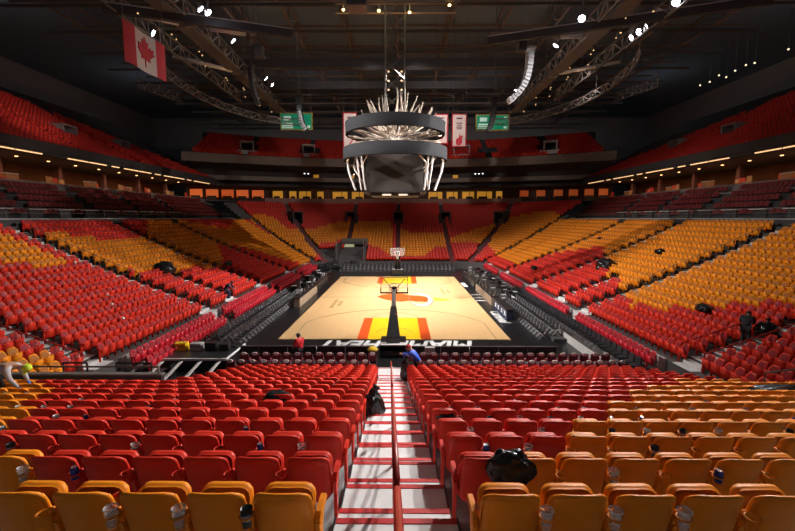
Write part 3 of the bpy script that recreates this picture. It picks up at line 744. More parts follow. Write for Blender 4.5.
# barriers behind the near base line
for side in (-1, 1):
    for k in range(5):
        x = side*(1.85+1.62*k)
        o = thing('board_table', f"long black draped board behind the near base line, {ORD[k]} {'left' if side < 0 else 'right'} of the basket", 'board', (x, 22.2, 0), group='black boards behind the near base line')
        MB().box((0, 0, .38), (1.58, .10, .74)).build('panel', BLKV, o); MB().box((0, .0, .76), (1.6, .14, .04)).build('top_board', mat('black_laminate', (.03, .03, .034), .3, noise_amt=.2), o)
        MB().tube([(-.78, -.07, .79), (-.4, -.08, .785), (0, -.07, .79), (.4, -.08, .785), (.78, -.07, .79)], .012, 5).build('cable', GREYP, o)
        for s in (-1, 1): MB().box((s*.7, .16, .2), (.06, .3, .4)).build('foot', STEELD, o)
o = thing('equipment_box', 'small grey box standing on the boards right of the basket', 'box', (2.05, 22.0, 0))
MB().box((0, -.12, .62), (.55, .3, .42)).build('box_body', GREYP, o); MB().box((0, -.1, .2), (.5, .28, .4)).build('stand', DARK, o)
o = thing('yellow_cushion', 'yellow and black folded item lying beside the basket base', 'cushion', (-1.1, 21.75, .72))
MB().lathe([(0, .16), (.18, .14), (.3, .02), (.28, -.06), (0, -.08)], n=14).build('cushion_body', YEL, o, True)
o2 = MB(); o2.lathe([(.29, .02), (.31, 0), (.29, -.03)], n=14); o2.build('band', BLKV, o)
MB().box((0, 0, -.4), (.5, .4, .62)).build('stool', BLKV, o)
# near basket
def basket(sgn, ybase, near=True):
    nm = 'near' if near else 'far'
    o = thing('basketball_hoop', f"{nm} basketball hoop with glass backboard on a padded black stanchion", 'hoop', (0, ybase, 0), 0 if sgn > 0 else PI)
    # local +y points to the court; base line at local y = 0
    b_ = MB(); b_.box((0, -2.3, .35), (1.5, 2.0, .6)); b_.build('base', BLKV, o)
    b_ = MB(); b_.box((0, -3.15, .50), (1.5, .3, .28)); b_.box((0, -3.0, .67), (1.45, .5, .06)); b_.build('rear_plate', WHITEP, o, label='white rear plate')
    for s in (-1, 1):
        MB().lathe([(.1, -.05), (.12, 0), (.1, .05)], (s*.6, -1.5, .12), 10, Matrix.Rotation(PI/2, 4, 'Y')).build('wheel', BLKP, o)
    m_ = MB(); sec = lambda y, z, w, h: [(-w/2, y, z-h/2), (w/2, y, z-h/2), (w/2, y, z+h/2), (-w/2, y, z+h/2)]
    A = sec(-2.9, .8, .8, .5)+sec(-1.5, 2.15, .40, .42)+sec(-1.35, 2.35, .36, .36)
    m_.add(A, [(0, 1, 2, 3)]+[(i+4*j, (i+1) % 4+4*j, (i+1) % 4+4*(j+1), i+4*(j+1)) for j in range(2) for i in range(4)]+[(11, 10, 9, 8)]); m_.build('padded_mast', BLKV, o)
    MB().box((.12, -1.78, 2.1), (.16, .03, .2)).build('notice_plate', WHITEP, o)
    m_ = MB()
    for s in (-1, 1): m_.tube([(s*.32, -2.9, .9), (s*.1, -1.0, 2.5), (s*.08, .1, 3.3), (s*.08, 1.0, 3.15)], .05, 6)
    m_.tube([(0, -2.4, .9), (0, -.5, 2.6), (0, .9, 3.05)], .06, 6); m_.build('boom', STEELD, o)
    MB().box((0, 1.0, 3.12), (.36, .32, .44)).build('mount_box', BLKV, o)
    m_ = MB()
    for s in (-1, 1): m_.tube([(s*.1, .9, 3.2), (s*.72, 1.15, 3.86)], .025, 6)
    m_.tube([(-.55, .9, 3.55), (.55, .9, 3.55)], .02, 5) if 0 else None
    m_.build('brace', STEELD, o)
    MB().box((0, 1.22, 3.43), (1.8, .03, 1.05)).build('backboard', BGLASS, o)
    f = MB()
    for x, z, w, h in ((0, 3.95, 1.84, .045), (-.9, 3.43, .04, 1.05), (.9, 3.43, .04, 1.05)): f.box((x, 1.22, z), (w, .05, h))
    f.build('backboard_frame', GREYP, o)
    f = MB(); f.box((0, 1.22, 2.89), (1.88, .08, .10)); f.box((-.91, 1.22, 3.06), (.07, .08, .4)); f.box((.91, 1.22, 3.06), (.07, .08, .4)); f.build('edge_padding', BLKV, o)
    f = MB()
    for x, z, w, h in ((0, 3.5, .61, .05), (0, 3.05, .61, .05), (-.3, 3.27, .05, .45), (.3, 3.27, .05, .45)): f.box((x, 1.245, z), (w, .01, h))
    f.build('target_square', WHITEP, o)
    f = MB(); f.tube([(.23*math.cos(a), 1.62+.23*math.sin(a), 3.05) for a in [2*PI*k/20 for k in range(21)]], .012, 6, False); f.build('rim', ORR, o, label='orange rim')
    f = MB()
    for k in range(10):
        a = 2*PI*k/10
        for d in (-1, 1): f.tube([(.22*math.cos(a), 1.62+.22*math.sin(a), 3.04), (.12*math.cos(a+d*.63), 1.62+.12*math.sin(a+d*.63), 2.62)], .006, 4)
    f.build('net', WHITEP, o)
    return o
basket(1, Y0); basket(-1, Y0+28.65, False)
bl = text('score_panel_mark', 'x', .01, T(0, 0, -50), WHITEP); bpy.data.objects.remove(bl)
# scorer tables
def table(x, y, L, W, m, label, rz=0, markm=None, h=.85):
    o = thing('scorer_table', label, 'table', (x, y, 0), rz)
    MB().box((0, 0, h-.03), (W, L, .06)).build('table_top', BLKV, o); MB().box((0, 0, (h-.08)/2), (W-.1, L-.06, h-.08)).build('skirt_panel', m, o)
    return o
BEI = mat('beige_panel', (.33, .24, .17), .6, noise_amt=.2, nscale=2)
table(-8.75, 39.3, 7.6, .6, BEI, 'long beige fronted table along the left sideline')
table(-8.8, 46.8, 6.4, .6, BLKV, 'long black table along the far left sideline')
t_ = table(8.9, 33.3, 4.6, .6, NAVY, 'navy fronted table along the right sideline')
k_ = MB()
for y, s in ((-1.7, .24), (-.7, .2), (.4, .17), (1.4, .22)): 
    k_.tube([(-.27, y-s, .3), (-.27, y+s, .62)], .035, 4); k_.tube([(-.27, y+s, .3), (-.27, y-s, .62)], .035, 4)
k_.build('panel_mark', WHITEP, t_, label='white crossed marks on the navy panel')
table(8.9, 40.4, 7.8, .6, BEI, 'long beige fronted table along the right sideline')
table(8.9, 49.5, 8.5, .6, BLKV, 'long black table along the far right sideline')
# laptops / monitors on tables
for k in range(22):
    side = -1 if k % 2 else 1; y = 36.2+k*.85; x = side*8.85
    o = thing('table_monitor', f"small monitor on a sideline table, {ordn(k//2)} from the camera on the {'left' if side < 0 else 'right'}", 'monitor', (x, y, .85), side*PI/2, 'small monitors on the sideline tables')
    MB().box((0, .0, .22), (.44, .04, .28)).build('screen', BLKP, o); MB().box((0, .03, .1), (.2, .12, .03)).build('stand', GREYP, o); MB().box((0, .03, .05), (.05, .05, .1)).build('neck', GREYP, o)
# stools and clutter behind tables at right
for k in range(26):
    x = 10.2+(k % 3)*.75; y = 38.2+k*.78
    o = thing('equipment_case', f"black broadcast equipment case behind the right sideline tables, {ordn(k)} from the near end", 'case', (x, y, 0), .5*math.sin(k*2.1), 'broadcast equipment behind the right sideline')
    hh = .6+.45*((k*7) % 5)/4
    MB().box((0, 0, hh/2+.06), (.55, .5, hh)).build('case_body', BLKV if k % 3 else STEELD, o)
    MB().box((0, -.26, hh*.7), (.48, .02, .09)).build('trim', CHROME if k % 2 else WHITEP, o)
    MB().box((0, 0, hh+.09), (.4, .34, .06)).build('lid', GREYP if k % 4 == 0 else BLKP, o)
    for s in (-1, 1): MB().lathe([(.04, -.02), (.06, 0), (.04, .02)], (s*.2, 0, .06), 8, Matrix.Rotation(PI/2, 4, 'Y')).build('wheel', BLKP, o)
for k in range(14):
    x = -10.0-(k % 2)*.8; y = 41.4+k*1.05
    o = thing('equipment_case', f"pale and black equipment case behind the left sideline tables, {ordn(k)} from the near end", 'case', (x, y, 0), .4*math.sin(k*1.7), 'equipment cases behind the left sideline')
    hh = .6+.3*((k*5) % 4)/3
    MB().box((0, 0, hh/2+.06), (.6, .5, hh)).build('case_body', BLKV if k % 3 else GREYP, o); MB().box((0, 0, hh+.09), (.5, .4, .06)).build('lid', WHITEP if k % 3 == 1 else BLKP, o)
# rails and boards at the foot of the right stand
MB().box((11.12, 39.7, .25), (.06, 40, .5)).build('trim_front_board_right', STEELW, kind='structure')
MB().box((-11.15, 39.7, .28), (.06, 40, .5)).build('trim_front_board_left', BLKV, kind='structure')
# media platform at the near left corner
o = thing('camera_platform', 'black raised platform with pale edges at the near left corner', 'platform', (-10.4, 21.6, 0))
MB().box((0, 0, .35), (3.6, 2.6, .7)).build('deck', BLKV, o); MB().box((0, -1.33, .66), (3.6, .06, .1)).build('edge', WHITEP, o); MB().box((1.83, 0, .66), (.06, 2.6, .1)).build('edge', WHITEP, o)
for k in range(5):
    x = -12.7+k*.95
    q_ = thing('stair_stringer', f"pale slanted panel leaning in front of the platform, {ORD[k]} from the left", 'panel', (x, 18.9, 0), group='pale slanted panels before the camera platform')
    MB().prism([(-1.0, .0), (-.7, .0), (1.1, .75), (.8, .75)], lambda a, c: (-.04+a*.25, a*.8, c), lambda a, c: (.04+a*.25, a*.8, c)).build('board', PALE, q_)
    MB().tube([(.1, .4, .0), (.1, .4, .45)], .025, 6).build('strut', CHROME, q_)
for k, (x, m_, w, h, lab) in enumerate(((-11.6, YEL, .62, .42, 'yellow case with a handle on the near left platform'), (-10.75, GREYP, .6, .4, 'grey monitor case on the near left platform'), (-9.95, BLKV, .6, .45, 'black case on the near left platform'), (-9.2, BLKV, .5, .36, 'small black case at the right end of the near left platform'))):
    q_ = thing('equipment_case', lab, 'case', (x, 21.7, .7)); MB().box((0, 0, h/2), (w, .4, h)).build('case_body', m_, q_)
    MB().tube([(-.12, 0, h), (-.1, 0, h+.08), (.1, 0, h+.08), (.12, 0, h)], .015, 6).build('handle', BLKP, q_); MB().box((0, -.21, h*.6), (w*.9, .02, .03)).build('seam', BLKP, q_)
# near left landing wall
o = thing('guard_wall', 'low black guard wall with a dark rail in front of the left seats', 'wall', (-10.2, 12.7, 0))
MB().box((0, 0, 1.42), (5.8, .16, 2.84)).build('wall_panel', BLKV, o); MB().box((0, 0, 2.87), (5.9, .2, .06)).build('cap', STEELD, o)
MB().tube([(-2.8, 0, 2.88), (-2.8, 0, 3.12), (2.8, 0, 3.12), (2.8, 0, 2.88)], .03, 6).build('rail', STEELD, o)
for k, (x0, w) in enumerate(((-9.5, 1.3), (-11.7, .9))):
    rail('landing_rail', [(x0-w/2, 14.6, 1.3), (x0+w/2, 14.6, 1.3)], .035, BLKP, h=1.25, label=f"black tubular landing rail at the near left corner, {'right' if k == 0 else 'left'} one", cat='railing')
o = thing('guard_wall', 'low black guard wall at the near right corner below the red handrail', 'wall', (13.1, 12.9, 0))
MB().box((0, 0, 1.2), (1.6, .16, 2.4)).build('wall_panel', BLKV, o); MB().tube([(-.8, 0, 2.4), (-.8, 0, 2.9), (.8, 0, 3.1), (.8, 0, 2.4)], .03, 6).build('rail', STEELD, o)

# ------------------------------------------------------------------ bags
def blob(name, c, r, label, seed, parent=None, neck=True):
    me = bpy.data.meshes.new(name); import bmesh; bm = bmesh.new(); bmesh.ops.create_icosphere(bm, subdivisions=4, radius=1)
    for v in bm.verts:
        n = v.co.normalized(); d = 1+.26*noise.noise(n*2.1+Vector((seed, 0, 0)))+.17*abs(noise.noise(n*6+Vector((0, seed, 0))))+.03*noise.noise(n*14)
        v.co = Vector((n.x*r[0]*d, n.y*r[1]*d, n.z*r[2]*d))
        if v.co.z < -r[2]*.72: v.co.z = -r[2]*.72
    bm.to_mesh(me); bm.free(); me.materials.append(BAGM); me.polygons.foreach_set('use_smooth', [True]*len(me.polygons))
    o = thing(name, label, 'bag', (c[0], c[1], c[2])); b_ = bpy.data.objects.new('bag_body', me); C.objects.link(b_); b_.parent = o; b_.location = (0, 0, r[2]*.72)
    if neck:
        k = MB(); k.tube([(0, 0, r[2]*1.55), (.02, 0, r[2]*1.72), (.05, .02, r[2]*1.85), (.10, .03, r[2]*2.05)], [.1, .045, .05, .11], 9); k.build('tied_neck', BAGM, o, True)
    return o
def nz(y): i = math.floor((y-NS0+.17)/NRP); return nfloor(i)
blob('trash_bag', (-.27, 9.75, nz(9.75)+.02), (.27, .30, .42), 'large black rubbish bag beside the left edge of the centre aisle', 1.3)
blob('trash_bag', (-2.35, 8.7, nz(8.7)+.70), (.30, .20, .13), 'flat black rubbish bag draped over the left seat backs', 4.1, neck=False)
blob('trash_bag', (1.50, 3.72, nz(3.7)+.43), (.21, .12, .19), 'black rubbish bag hung on the red and orange seats right of the aisle', 7.7, neck=False)
blob('trash_bag', (10.4, 10.4, nz(10.4)+.70), (.75, .25, .15), 'long black bag lying on the far right orange seats', 2.9, neck=False)
blob('dark_jacket', (1.2, 6.72, nz(6.72)+.72), (.16, .1, .10), 'small black bag on a red seat back right of the aisle', 5.2, neck=False)
blob('dark_bundle', (-19.2, 33.4, rowz(6)+.1), (.8, .8, .7), 'dark covered bundle on the landing in the left stand', 3.3, neck=False)
blob('dark_bundle', (18.9, 36.7, rowz(6)+.1), (.8, .8, .7), 'dark covered bundle on the landing in the right stand', 6.3, neck=False)
for k, (x, y, i) in enumerate(((22.3, 34.5, 10), (23.4, 47.2, 11), (-17.0, 41.0, 5), (15.2, 45.0, 2), (17.0, 22.0, 4))):
    blob('dark_bundle', (x, y, rowz(i)+.5), (.35, .45, .25), ('dark coat left on the orange seats of the right stand', 'black coat left high on the orange seats far right', 'dark bundle on the seats beside the left stand aisle', 'dark bundle low on the right stand seats', 'dark coat lying across red seats near the right corner')[k], k+.5, neck=False)
# ------------------------------------------------------------------ cups
def cup(kind):
    o = thing('drink_cup', 'x', 'cup')
    if kind == 'clear':
        MB().lathe([(.030, -.10), (.043, .055), (.046, .06), (.043, .06), (.028, -.095), (0, -.095)], n=18).build('cup_body', GLASS, o, True); MB().lathe([(.044, .055), (.048, .06), (.044, .065)], n=18).build('rim', mat('clear_rim', (.8, .8, .8), .15, noise_amt=.02), o, True)
    elif kind == 'can':
        MB().lathe([(0, -.06), (.026, -.06), (.033, -.05), (.033, .055), (.027, .068)], n=16).build('can_body', mat('blue_can', (.02, .05, .35), .3, .4, noise_amt=.1), o, True); MB().lathe([(.027, .066), (.029, .070), (.025, .067), (0, .064)], n=16).build('can_lid', CHROME, o, True)
    elif kind == 'paper':
        MB().lathe([(0, -.09), (.028, -.09), (.042, .06), (.039, .06), (.028, -.05), (0, -.05)], n=16).build('cup_body', WHITEP, o, True); MB().lathe([(.036, -.03), (.0405, .02)], n=16).build('printed_band', mat('blue_band', (.03, .06, .4), .5), o, True)
    else:
        MB().lathe([(0, -.09), (.028, -.09), (.042, .06), (.039, .06), (.028, -.06), (0, -.06)], n=16).build('cup_body', BLKP, o, True); MB().lathe([(.0365, -.03), (.0405, .02)], n=16).build('printed_band', mat('grey_band', (.4, .4, .42), .5), o, True)
    return o
CP = {k: cup(k) for k in ('clear', 'can', 'paper', 'dark')}; first = dict.fromkeys(CP, True)
NM = {'clear': 'clear cup', 'can': 'blue can', 'paper': 'white paper cup', 'dark': 'black cup'}
def put(kind, key):
    i, side, k = key
    if key not in seatpos or k == 0: return
    s = seatpos[key].location; o = CP[kind] if first[kind] else copy_tree(CP[kind]); first[kind] = False
    o.location = (s.x-side*.262, s.y-.10, s.z+.735); o.scale = (1.12, 1.12, 1.0)
    o['label'] = f"{NM[kind]} by {ordn(k)} seat {'left' if side < 0 else 'right'} of aisle, {RW[i]}"; o['group'] = NM[kind]+'s in seat holders'
given = {(0, -1, 2): 'clear', (0, -1, 1): 'dark', (0, -1, 3): 'clear', (0, 1, 1): 'clear', (0, 1, 2): 'clear', (0, 1, 3): 'clear', (1, 1, 5): 'can', (1, 1, 1): 'clear', (2, 1, 1): 'can', (2, 1, 2): 'clear', (2, -1, 2): 'can', (2, -1, 1): 'clear',
 (4, 1, 7): 'can', (4, 1, 6): 'can', (3, 1, 5): 'dark', (3, 1, 6): 'paper', (5, 1, 5): 'paper', (3, -1, 10): 'paper'}
for key, kd in given.items(): put(kd, key)
R2 = random.Random(11)
for key in list(seatpos):
    if key in given or key[0] < 1: continue
    if R2.random() < .22+.02*key[0]: put(R2.choice(['clear', 'clear', 'paper', 'dark', 'can', 'clear', 'clear', 'clear']), key)
o = thing('snack_bowl', 'round red dish held between two orange seats of the nearest row', 'dish', (-1.98, 3.12, 4.92+.72))
MB().lathe([(0, 0), (.07, 0), (.09, .03), (.085, .035), (.06, .01), (0, .01)], n=18).build('dish_body', RED, o, True); MB().lathe([(.088, .03), (.095, .035), (.088, .04)], n=18).build('rim', ORR, o, True)
# ------------------------------------------------------------------ centre-hung scoreboard
sb = thing('scoreboard', 'centre-hung scoreboard with two dark rings, dark screens and pale curling tubes', 'scoreboard', (-.1, 40.2, 0))
RINGM = mat('ring_dark', (.020, .020, .022), .9, spec=.05, noise_amt=.08, nscale=1)
def ringband(name, r0, z0, r1, z1, th, m):
    MB().lathe([(r0, z0), (r1, z1), (r1-th, z1), (r0-th, z0), (r0, z0)], n=64).build(name, m, sb, True)
ringband('ring_screen', 4.72, 15.7, 4.75, 16.75, .35, RINGM); ringband('ring_screen', 4.95, 13.3, 4.95, 14.4, .35, RINGM)
SCR = mat('screen_off', (.05, .042, .04), .8, spec=.05, noise_amt=.05, nscale=1)
for k in range(4):
    a = k*PI/2; M = Rz(a)
    q = MB(); q.box((0, -2.75, 12.0), (5.1, .3, 3.35), M=M); q.build('video_screen', SCR, sb)
    q = MB(); q.box((0, -2.7, 13.75), (5.3, .4, .12), M=M); q.box((0, -2.7, 10.28), (5.3, .4, .12), M=M); q.build('screen_frame', BLKP, sb)
q = MB(); q.box((0, 0, 10.1), (4.6, 4.6, .35)); q.build('underside', DARK, sb)
for k in range(4):
    a = PI/4+k*PI/2
    q = MB()
    for d in (-.07, .07):
        a_ = a+d
        q.tube([(4.55*math.cos(a_)*1.0, 4.55*math.sin(a_), 13.4), (4.0*math.cos(a_), 4.0*math.sin(a_), 10.4)], .09, 6)
    q.build('corner_strut', STEELW, sb)
for s in (-1, 1):
    q = MB(); q.tube([(s*4.55, -.8, 13.4), (s*4.35, -.8, 12.2), (s*3.75, -.8, 10.5)], .11, 8); q.build('lit_strut', STEELW, sb)
    MB().lathe([(0, .12), (.14, 0), (0, -.12)], (s*4.5, -.9, 13.35), 8).build('strut_lamp', mat('dim_warm_lamp', (1, .8, .6), emit=(1, .6, .3), es=1.5), sb)
    MB().box((s*.75, -2.2, 10.0), (.8, .5, .12)).build('bottom_lamp', mat('lamp_pale', (1, .95, .85), emit=(1, .85, .65), es=1.2), sb)
rr = random.Random(5)
for nn, R, ph in ((20, 3.9, 0), (14, 2.7, .15), (7, 1.3, .3)):     # spikes fanning upwards
    for k in range(nn):
        a = 2*PI*k/nn+ph+rr.uniform(-.05, .05); zt = 19.9-.15*R*R+rr.uniform(-.2, .25); t_ = []
        for j in range(9):
            v = j/8; rad = .45+(R-.45)*v**.62; z = 15.9+(zt-15.9)*v**1.5; w = a+.16*math.sin(v*3+k*2.4); t_.append((rad*math.cos(w), rad*math.sin(w), z))
        MB().tube(t_, [.085]*6+[.075, .055, .025], 6).build('upward_tube', TUBEM, sb, True)
for k in range(58):     # branches between the rings
    a = 2*PI*k/58+rr.uniform(-.05, .05); z1 = 14.55+2.0*((k*5) % 8)/7; t_ = []
    for j in range(7):
        v = j/6; rad = .4+4.1*v; z = 15.3+(z1-15.3)*v**1.4+.10*math.sin(v*6+k*1.3); w = a+.07*math.sin(v*5+k*2.1); t_.append((rad*math.cos(w), rad*math.sin(w), z))
    MB().tube(t_, .06, 6).build('branching_tube', TUBEM, sb, True)
for k in range(30):     # curls below the lower ring
    a = 2*PI*k/30; t_ = []
    for j in range(8):
        v = j/7; rad = 4.4-1.1*v+.5*math.sin(v*5+k); z = 14.3-3.6*v; w = a+.25*math.sin(v*5+k*1.7); t_.append((rad*math.cos(w), rad*math.sin(w), z))
    if max(abs(t_[3][0]), abs(t_[3][1])) > 2.9 and min(abs(t_[4][0]), abs(t_[4][1])) > 1.9: MB().tube(t_, .07, 6).build('curling_tube', TUBEM, sb, True)
hz = MB()
for sx in (-.9, .9):
    for sy in (-.9, .9): hz.tube([(sx, sy, 17), (sx, sy, 33)], .06, 5)
for z in np.arange(18, 32, 1.6):
    hz.tube([(-.9, -.9, z), (.9, -.9, z+1.6)], .04, 4); hz.tube([(.9, .9, z), (-.9, .9, z+1.6)], .04, 4)
hz.build('hanging_frame', STEELD, sb)
for k in range(6): MB().lathe([(0, .1), (.1, 0), (0, -.1)], ((-.6 if k % 2 else .6), -1.0, 19.6+.8*(k//2)), 8).build('frame_lamp', mat('dim_warm_lamp', (1, .8, .6), emit=(1, .6, .3), es=1.5), sb)
# ------------------------------------------------------------------ hanging banners
BAN = mat('banner_white', (.58, .50, .47), .8, noise_amt=.1, nscale=1); BANR = mat('banner_red', (.40, .02, .04), .8, noise_amt=.1)
def banner(x0, x1, z0, z1, label, logo=False):
    o = thing('hanging_banner', label, 'banner', ((x0+x1)/2, 55, z0), group=None); w = x1-x0; h = z1-z0
    MB().box((0, 0, h/2), (w, .05, h)).build('border', BANR, o); MB().box((0, -.04, h/2), (w-.28, .04, h-.3)).build('cloth', BAN, o)
    q = MB()
    for k, (zz, ww) in enumerate(((.86, .4), (.72, .42), (.66, .3), (.60, .4), (.55, .34))): q.box((0, -.07, h*zz), (w*ww, .02, h*(.045 if k == 0 else .028)))
    q.build('lettering_line', mat('banner_ink', (.10, .03, .05), .8, noise_amt=.1), o)
    q = MB()
    if logo:
        q.prism([(-.45, .5), (-.2, .2), (.2, .25), (.42, .6), (.38, 1.1), (.55, 1.5), (.2, 1.35), (.1, 1.75), (-.05, 1.2), (-.4, 1.0)], lambda a, c: (a, -.07, c), lambda a, c: (a, -.09, c)); q.build('flame_emblem', BANR, o)
    else:
        q.tube([(-.3, -.08, h*.34), (.3, -.08, h*.36), (.32, -.08, h*.28), (-.05, -.08, h*.16)], .09, 5); q.build('number_mark', BANR, o)
    k = MB()
    for s in (-1, 1): k.tube([(s*w*.45, 0, h), (s*w*.45, 0, 33-z0)], .02, 4)
    k.build('hanging_wire', STEELD, o)
banner(-7.1, -5.3, 16.7, 21.5, 'white hanging banner with a dark border left of the scoreboard')
banner(4.9, 6.6, 17.5, 21.3, 'white and red hanging banner just right of the scoreboard')
banner(7.1, 9.0, 17.1, 21.3, 'white banner with a red flame emblem, rightmost by the scoreboard', True)
for x0, x1, z0, z1, sd in ((-17.3, -12.5, 20.7, 23.2, 'left'), (11.4, 16.3, 20.6, 22.9, 'right')):
    o = thing('hanging_sign', f"green hanging sign with pale lettering on the {sd}", 'sign', ((x0+x1)/2, 62, z0)); w = x1-x0; h = z1-z0
    MB().box((0, 0, h/2), (w, .15, h)).build('frame', GOLD, o); MB().box((0, -.1, h/2), (w-.3, .06, h-.3)).build('green_panel', GREEN, o)
    q = MB(); q.box((-w*.27, -.15, h*.68), (w*.22, .04, h*.25)); q.box((-w*.27, -.15, h*.25), (w*.34, .04, h*.08)); q.box((-w*.27, -.15, h*.38), (w*.3, .04, h*.08)); q.box((-w*.27, -.15, h*.14), (w*.36, .04, h*.06))
    q.box((w*.38, -.15, h*.2), (w*.09, .04, h*.14)); q.box((w*.38, -.15, h*.78), (w*.09, .04, h*.14)) if sd == 'right' else None
    q.build('lettering', mat('sign_pale', (.55, .75, .65), .6, emit=(.5, .7, .6), es=.3), o)
    k = MB()
    for s in (-1, 1): k.tube([(s*w*.45, 0, h), (s*w*.45, 0, 33-z0)], .025, 4)
    k.build('hanging_wire', STEELD, o)
# flag of Canada
fl = thing('flag', 'Canadian flag with red maple leaf hanging high on the left', 'flag', (-11.2, 19.4, 14.5)); fl.rotation_euler = (0, 0, 0)
FR = mat('flag_red', (.42, .02, .03), .8, noise_amt=.06); FW = mat('flag_white', (.50, .44, .42), .8, noise_amt=.05)
ux = Vector((.05, 1.0, 0)).normalized(); Wf, Hf = 2.8, 1.68
def fp(u, v, d=0):
    p = Vector((-11.2, 18.0, 14.48))+ux*(u*Wf)+Vector((0, 0, v*Hf)); n = Vector((ux.y, -ux.x, 0)); return tuple(p+n*(.05*math.sin(u*9)+d)-Vector(fl.location))
def fpanel(name, u0, u1, m):
    q = MB(); n = 8
    for k in range(n):
        a, c = u0+(u1-u0)*k/n, u0+(u1-u0)*(k+1)/n
        q.add([fp(a, 0), fp(c, 0), fp(c, 1), fp(a, 1), fp(a, 0, .02), fp(c, 0, .02), fp(c, 1, .02), fp(a, 1, .02)], [(0, 1, 2, 3), (7, 6, 5, 4), (0, 4, 5, 1), (3, 2, 6, 7), (0, 3, 7, 4), (1, 5, 6, 2)])
    q.build(name, m, fl)
fpanel('red_bar', 0, .25, FR); fpanel('white_field', .25, .75, FW); fpanel('red_bar', .75, 1, FR)
leaf = [(0, -.5), (.03, -.22), (.28, -.26), (.23, -.15), (.5, .04), (.42, .09), (.47, .24), (.32, .2), (.29, .27), (.15, .14), (.2, .42), (.1, .37), (0, .55)]
leaf = leaf+[(-x, y) for x, y in leaf[-2:0:-1]]
q = MB(); q.prism(leaf, lambda a, c: fp(.5+a*.42, .5+c*.74, -.03), lambda a, c: fp(.5+a*.42, .5+c*.74, .05)); q.build('maple_leaf', FR, fl)
MB().tube([fp(-.02, 1.02), fp(1.02, 1.02)], .03, 6).build('pole', STEELD, fl)
k = MB(); k.tube([fp(.02, 1.02), (fp(.02, 1)[0], fp(.02, 1)[1], 15)], .02, 4); k.tube([fp(.98, 1.02), (fp(.98, 1)[0], fp(.98, 1)[1], 15)], .02, 4); k.build('hanging_wire', STEELD, fl)
# ------------------------------------------------------------------ roof steel
def truss(name, a, b_, h, m, n=10, r=.1, w=0):
    a, b_ = Vector(a), Vector(b_); q = MB(); U = Vector((0, 0, h))
    q.tube([a, b_], r, 5); q.tube([a+U, b_+U], r, 5)
    for k in range(n):
        p, s = a.lerp(b_, k/n), a.lerp(b_, (k+1)/n); q.tube([p, s+U] if k % 2 else [p+U, s], r*.55, 4); q.tube([s, s+U], r*.5, 4)
    return q.build(name, m, kind='structure')
for x in range(-36, 37, 6): truss('ceiling_truss', (x, 12, 29.6), (x, 100, 29.6), 1.8, STEELR, 22, .13)
for y in range(20, 100, 6): q = MB(); q.box((0, y, 29.3), (84, .22, .3)); q.build('ceiling_beam', STEELD, kind='structure')
for y in range(23, 100, 6): q = MB(); q.box((0, y, 31.2), (84, .14, .2)); q.build('ceiling_beam', STEELR, kind='structure')
q = MB(); q.box((.8, 45.8, 24.2), (41, .8, .9)); q.build('ceiling_girder', DARK, kind='structure')
q = MB(); q.box((.8, 62, 27), (60, .7, 1.0)); q.build('ceiling_girder', DARK, kind='structure')
def girder(a, b_, w, m=DARK):
    a, b_ = Vector(a), Vector(b_); d = b_-a; M = Matrix.Translation((a+b_)/2) @ d.to_track_quat('X', 'Z').to_matrix().to_4x4()
    q = MB(); q.box((0, 0, 0), (d.length, w*.6, w), M=M); q.build('ceiling_girder', m, kind='structure')
    q = MB(); q.box((0, -w*.3, w*.54), (d.length, .05, .05), M=M); q.build('ceiling_girder_edge', STEELW, kind='structure')
girder((7.2, 33.8, 21.6), (24.5, 28.4, 21.9), .55); girder((-19.4, 28.8, 21.8), (-7.7, 32.4, 21.6), .55)
def pole(name, a, b_, r, label, m=STEELW):
    o = thing(name, label, 'strut', a); a, b_ = Vector(a), Vector(b_); d = b_-a
    MB().tube([(0, 0, 0), tuple(d*.82)], [r*.75, r], 8).build('tube', m, o, True); MB().tube([tuple(d*.80), tuple(d*.88), tuple(d)], [r*1.6, r*1.7, r*.3], 8).build('end_fitting', STEELD, o)
    MB().tube([(0, 0, 0), (0, 0, 29.5-a.z)], .04, 4).build('hanger', STEELD, o); MB().tube([tuple(d), (d.x, d.y, 29.5-a.z)], .04, 4).build('hanger', STEELD, o)
pole('roof_strut', (-19.6, 37.6, 22), (-14.9, 42.1, 22), .2, 'long pale strut slanting below the left lighting catwalk')
pole('roof_strut', (-19.4, 29.6, 22), (-14.9, 32.1, 22), .15, 'pale strut beside the Canadian flag in the roof')
pole('roof_strut', (-13.9, 32.3, 22), (-10.8, 33.3, 22), .28, 'short bright wedge-shaped strut on the left of the roof')
pole('roof_strut', (20.4, 39.2, 22), (14.9, 42.9, 22), .2, 'long pale strut slanting below the right lighting catwalk')
pole('roof_strut', (14.6, 33.9, 22), (12.4, 34.0, 22), .2, 'short pale strut on the right of the roof')
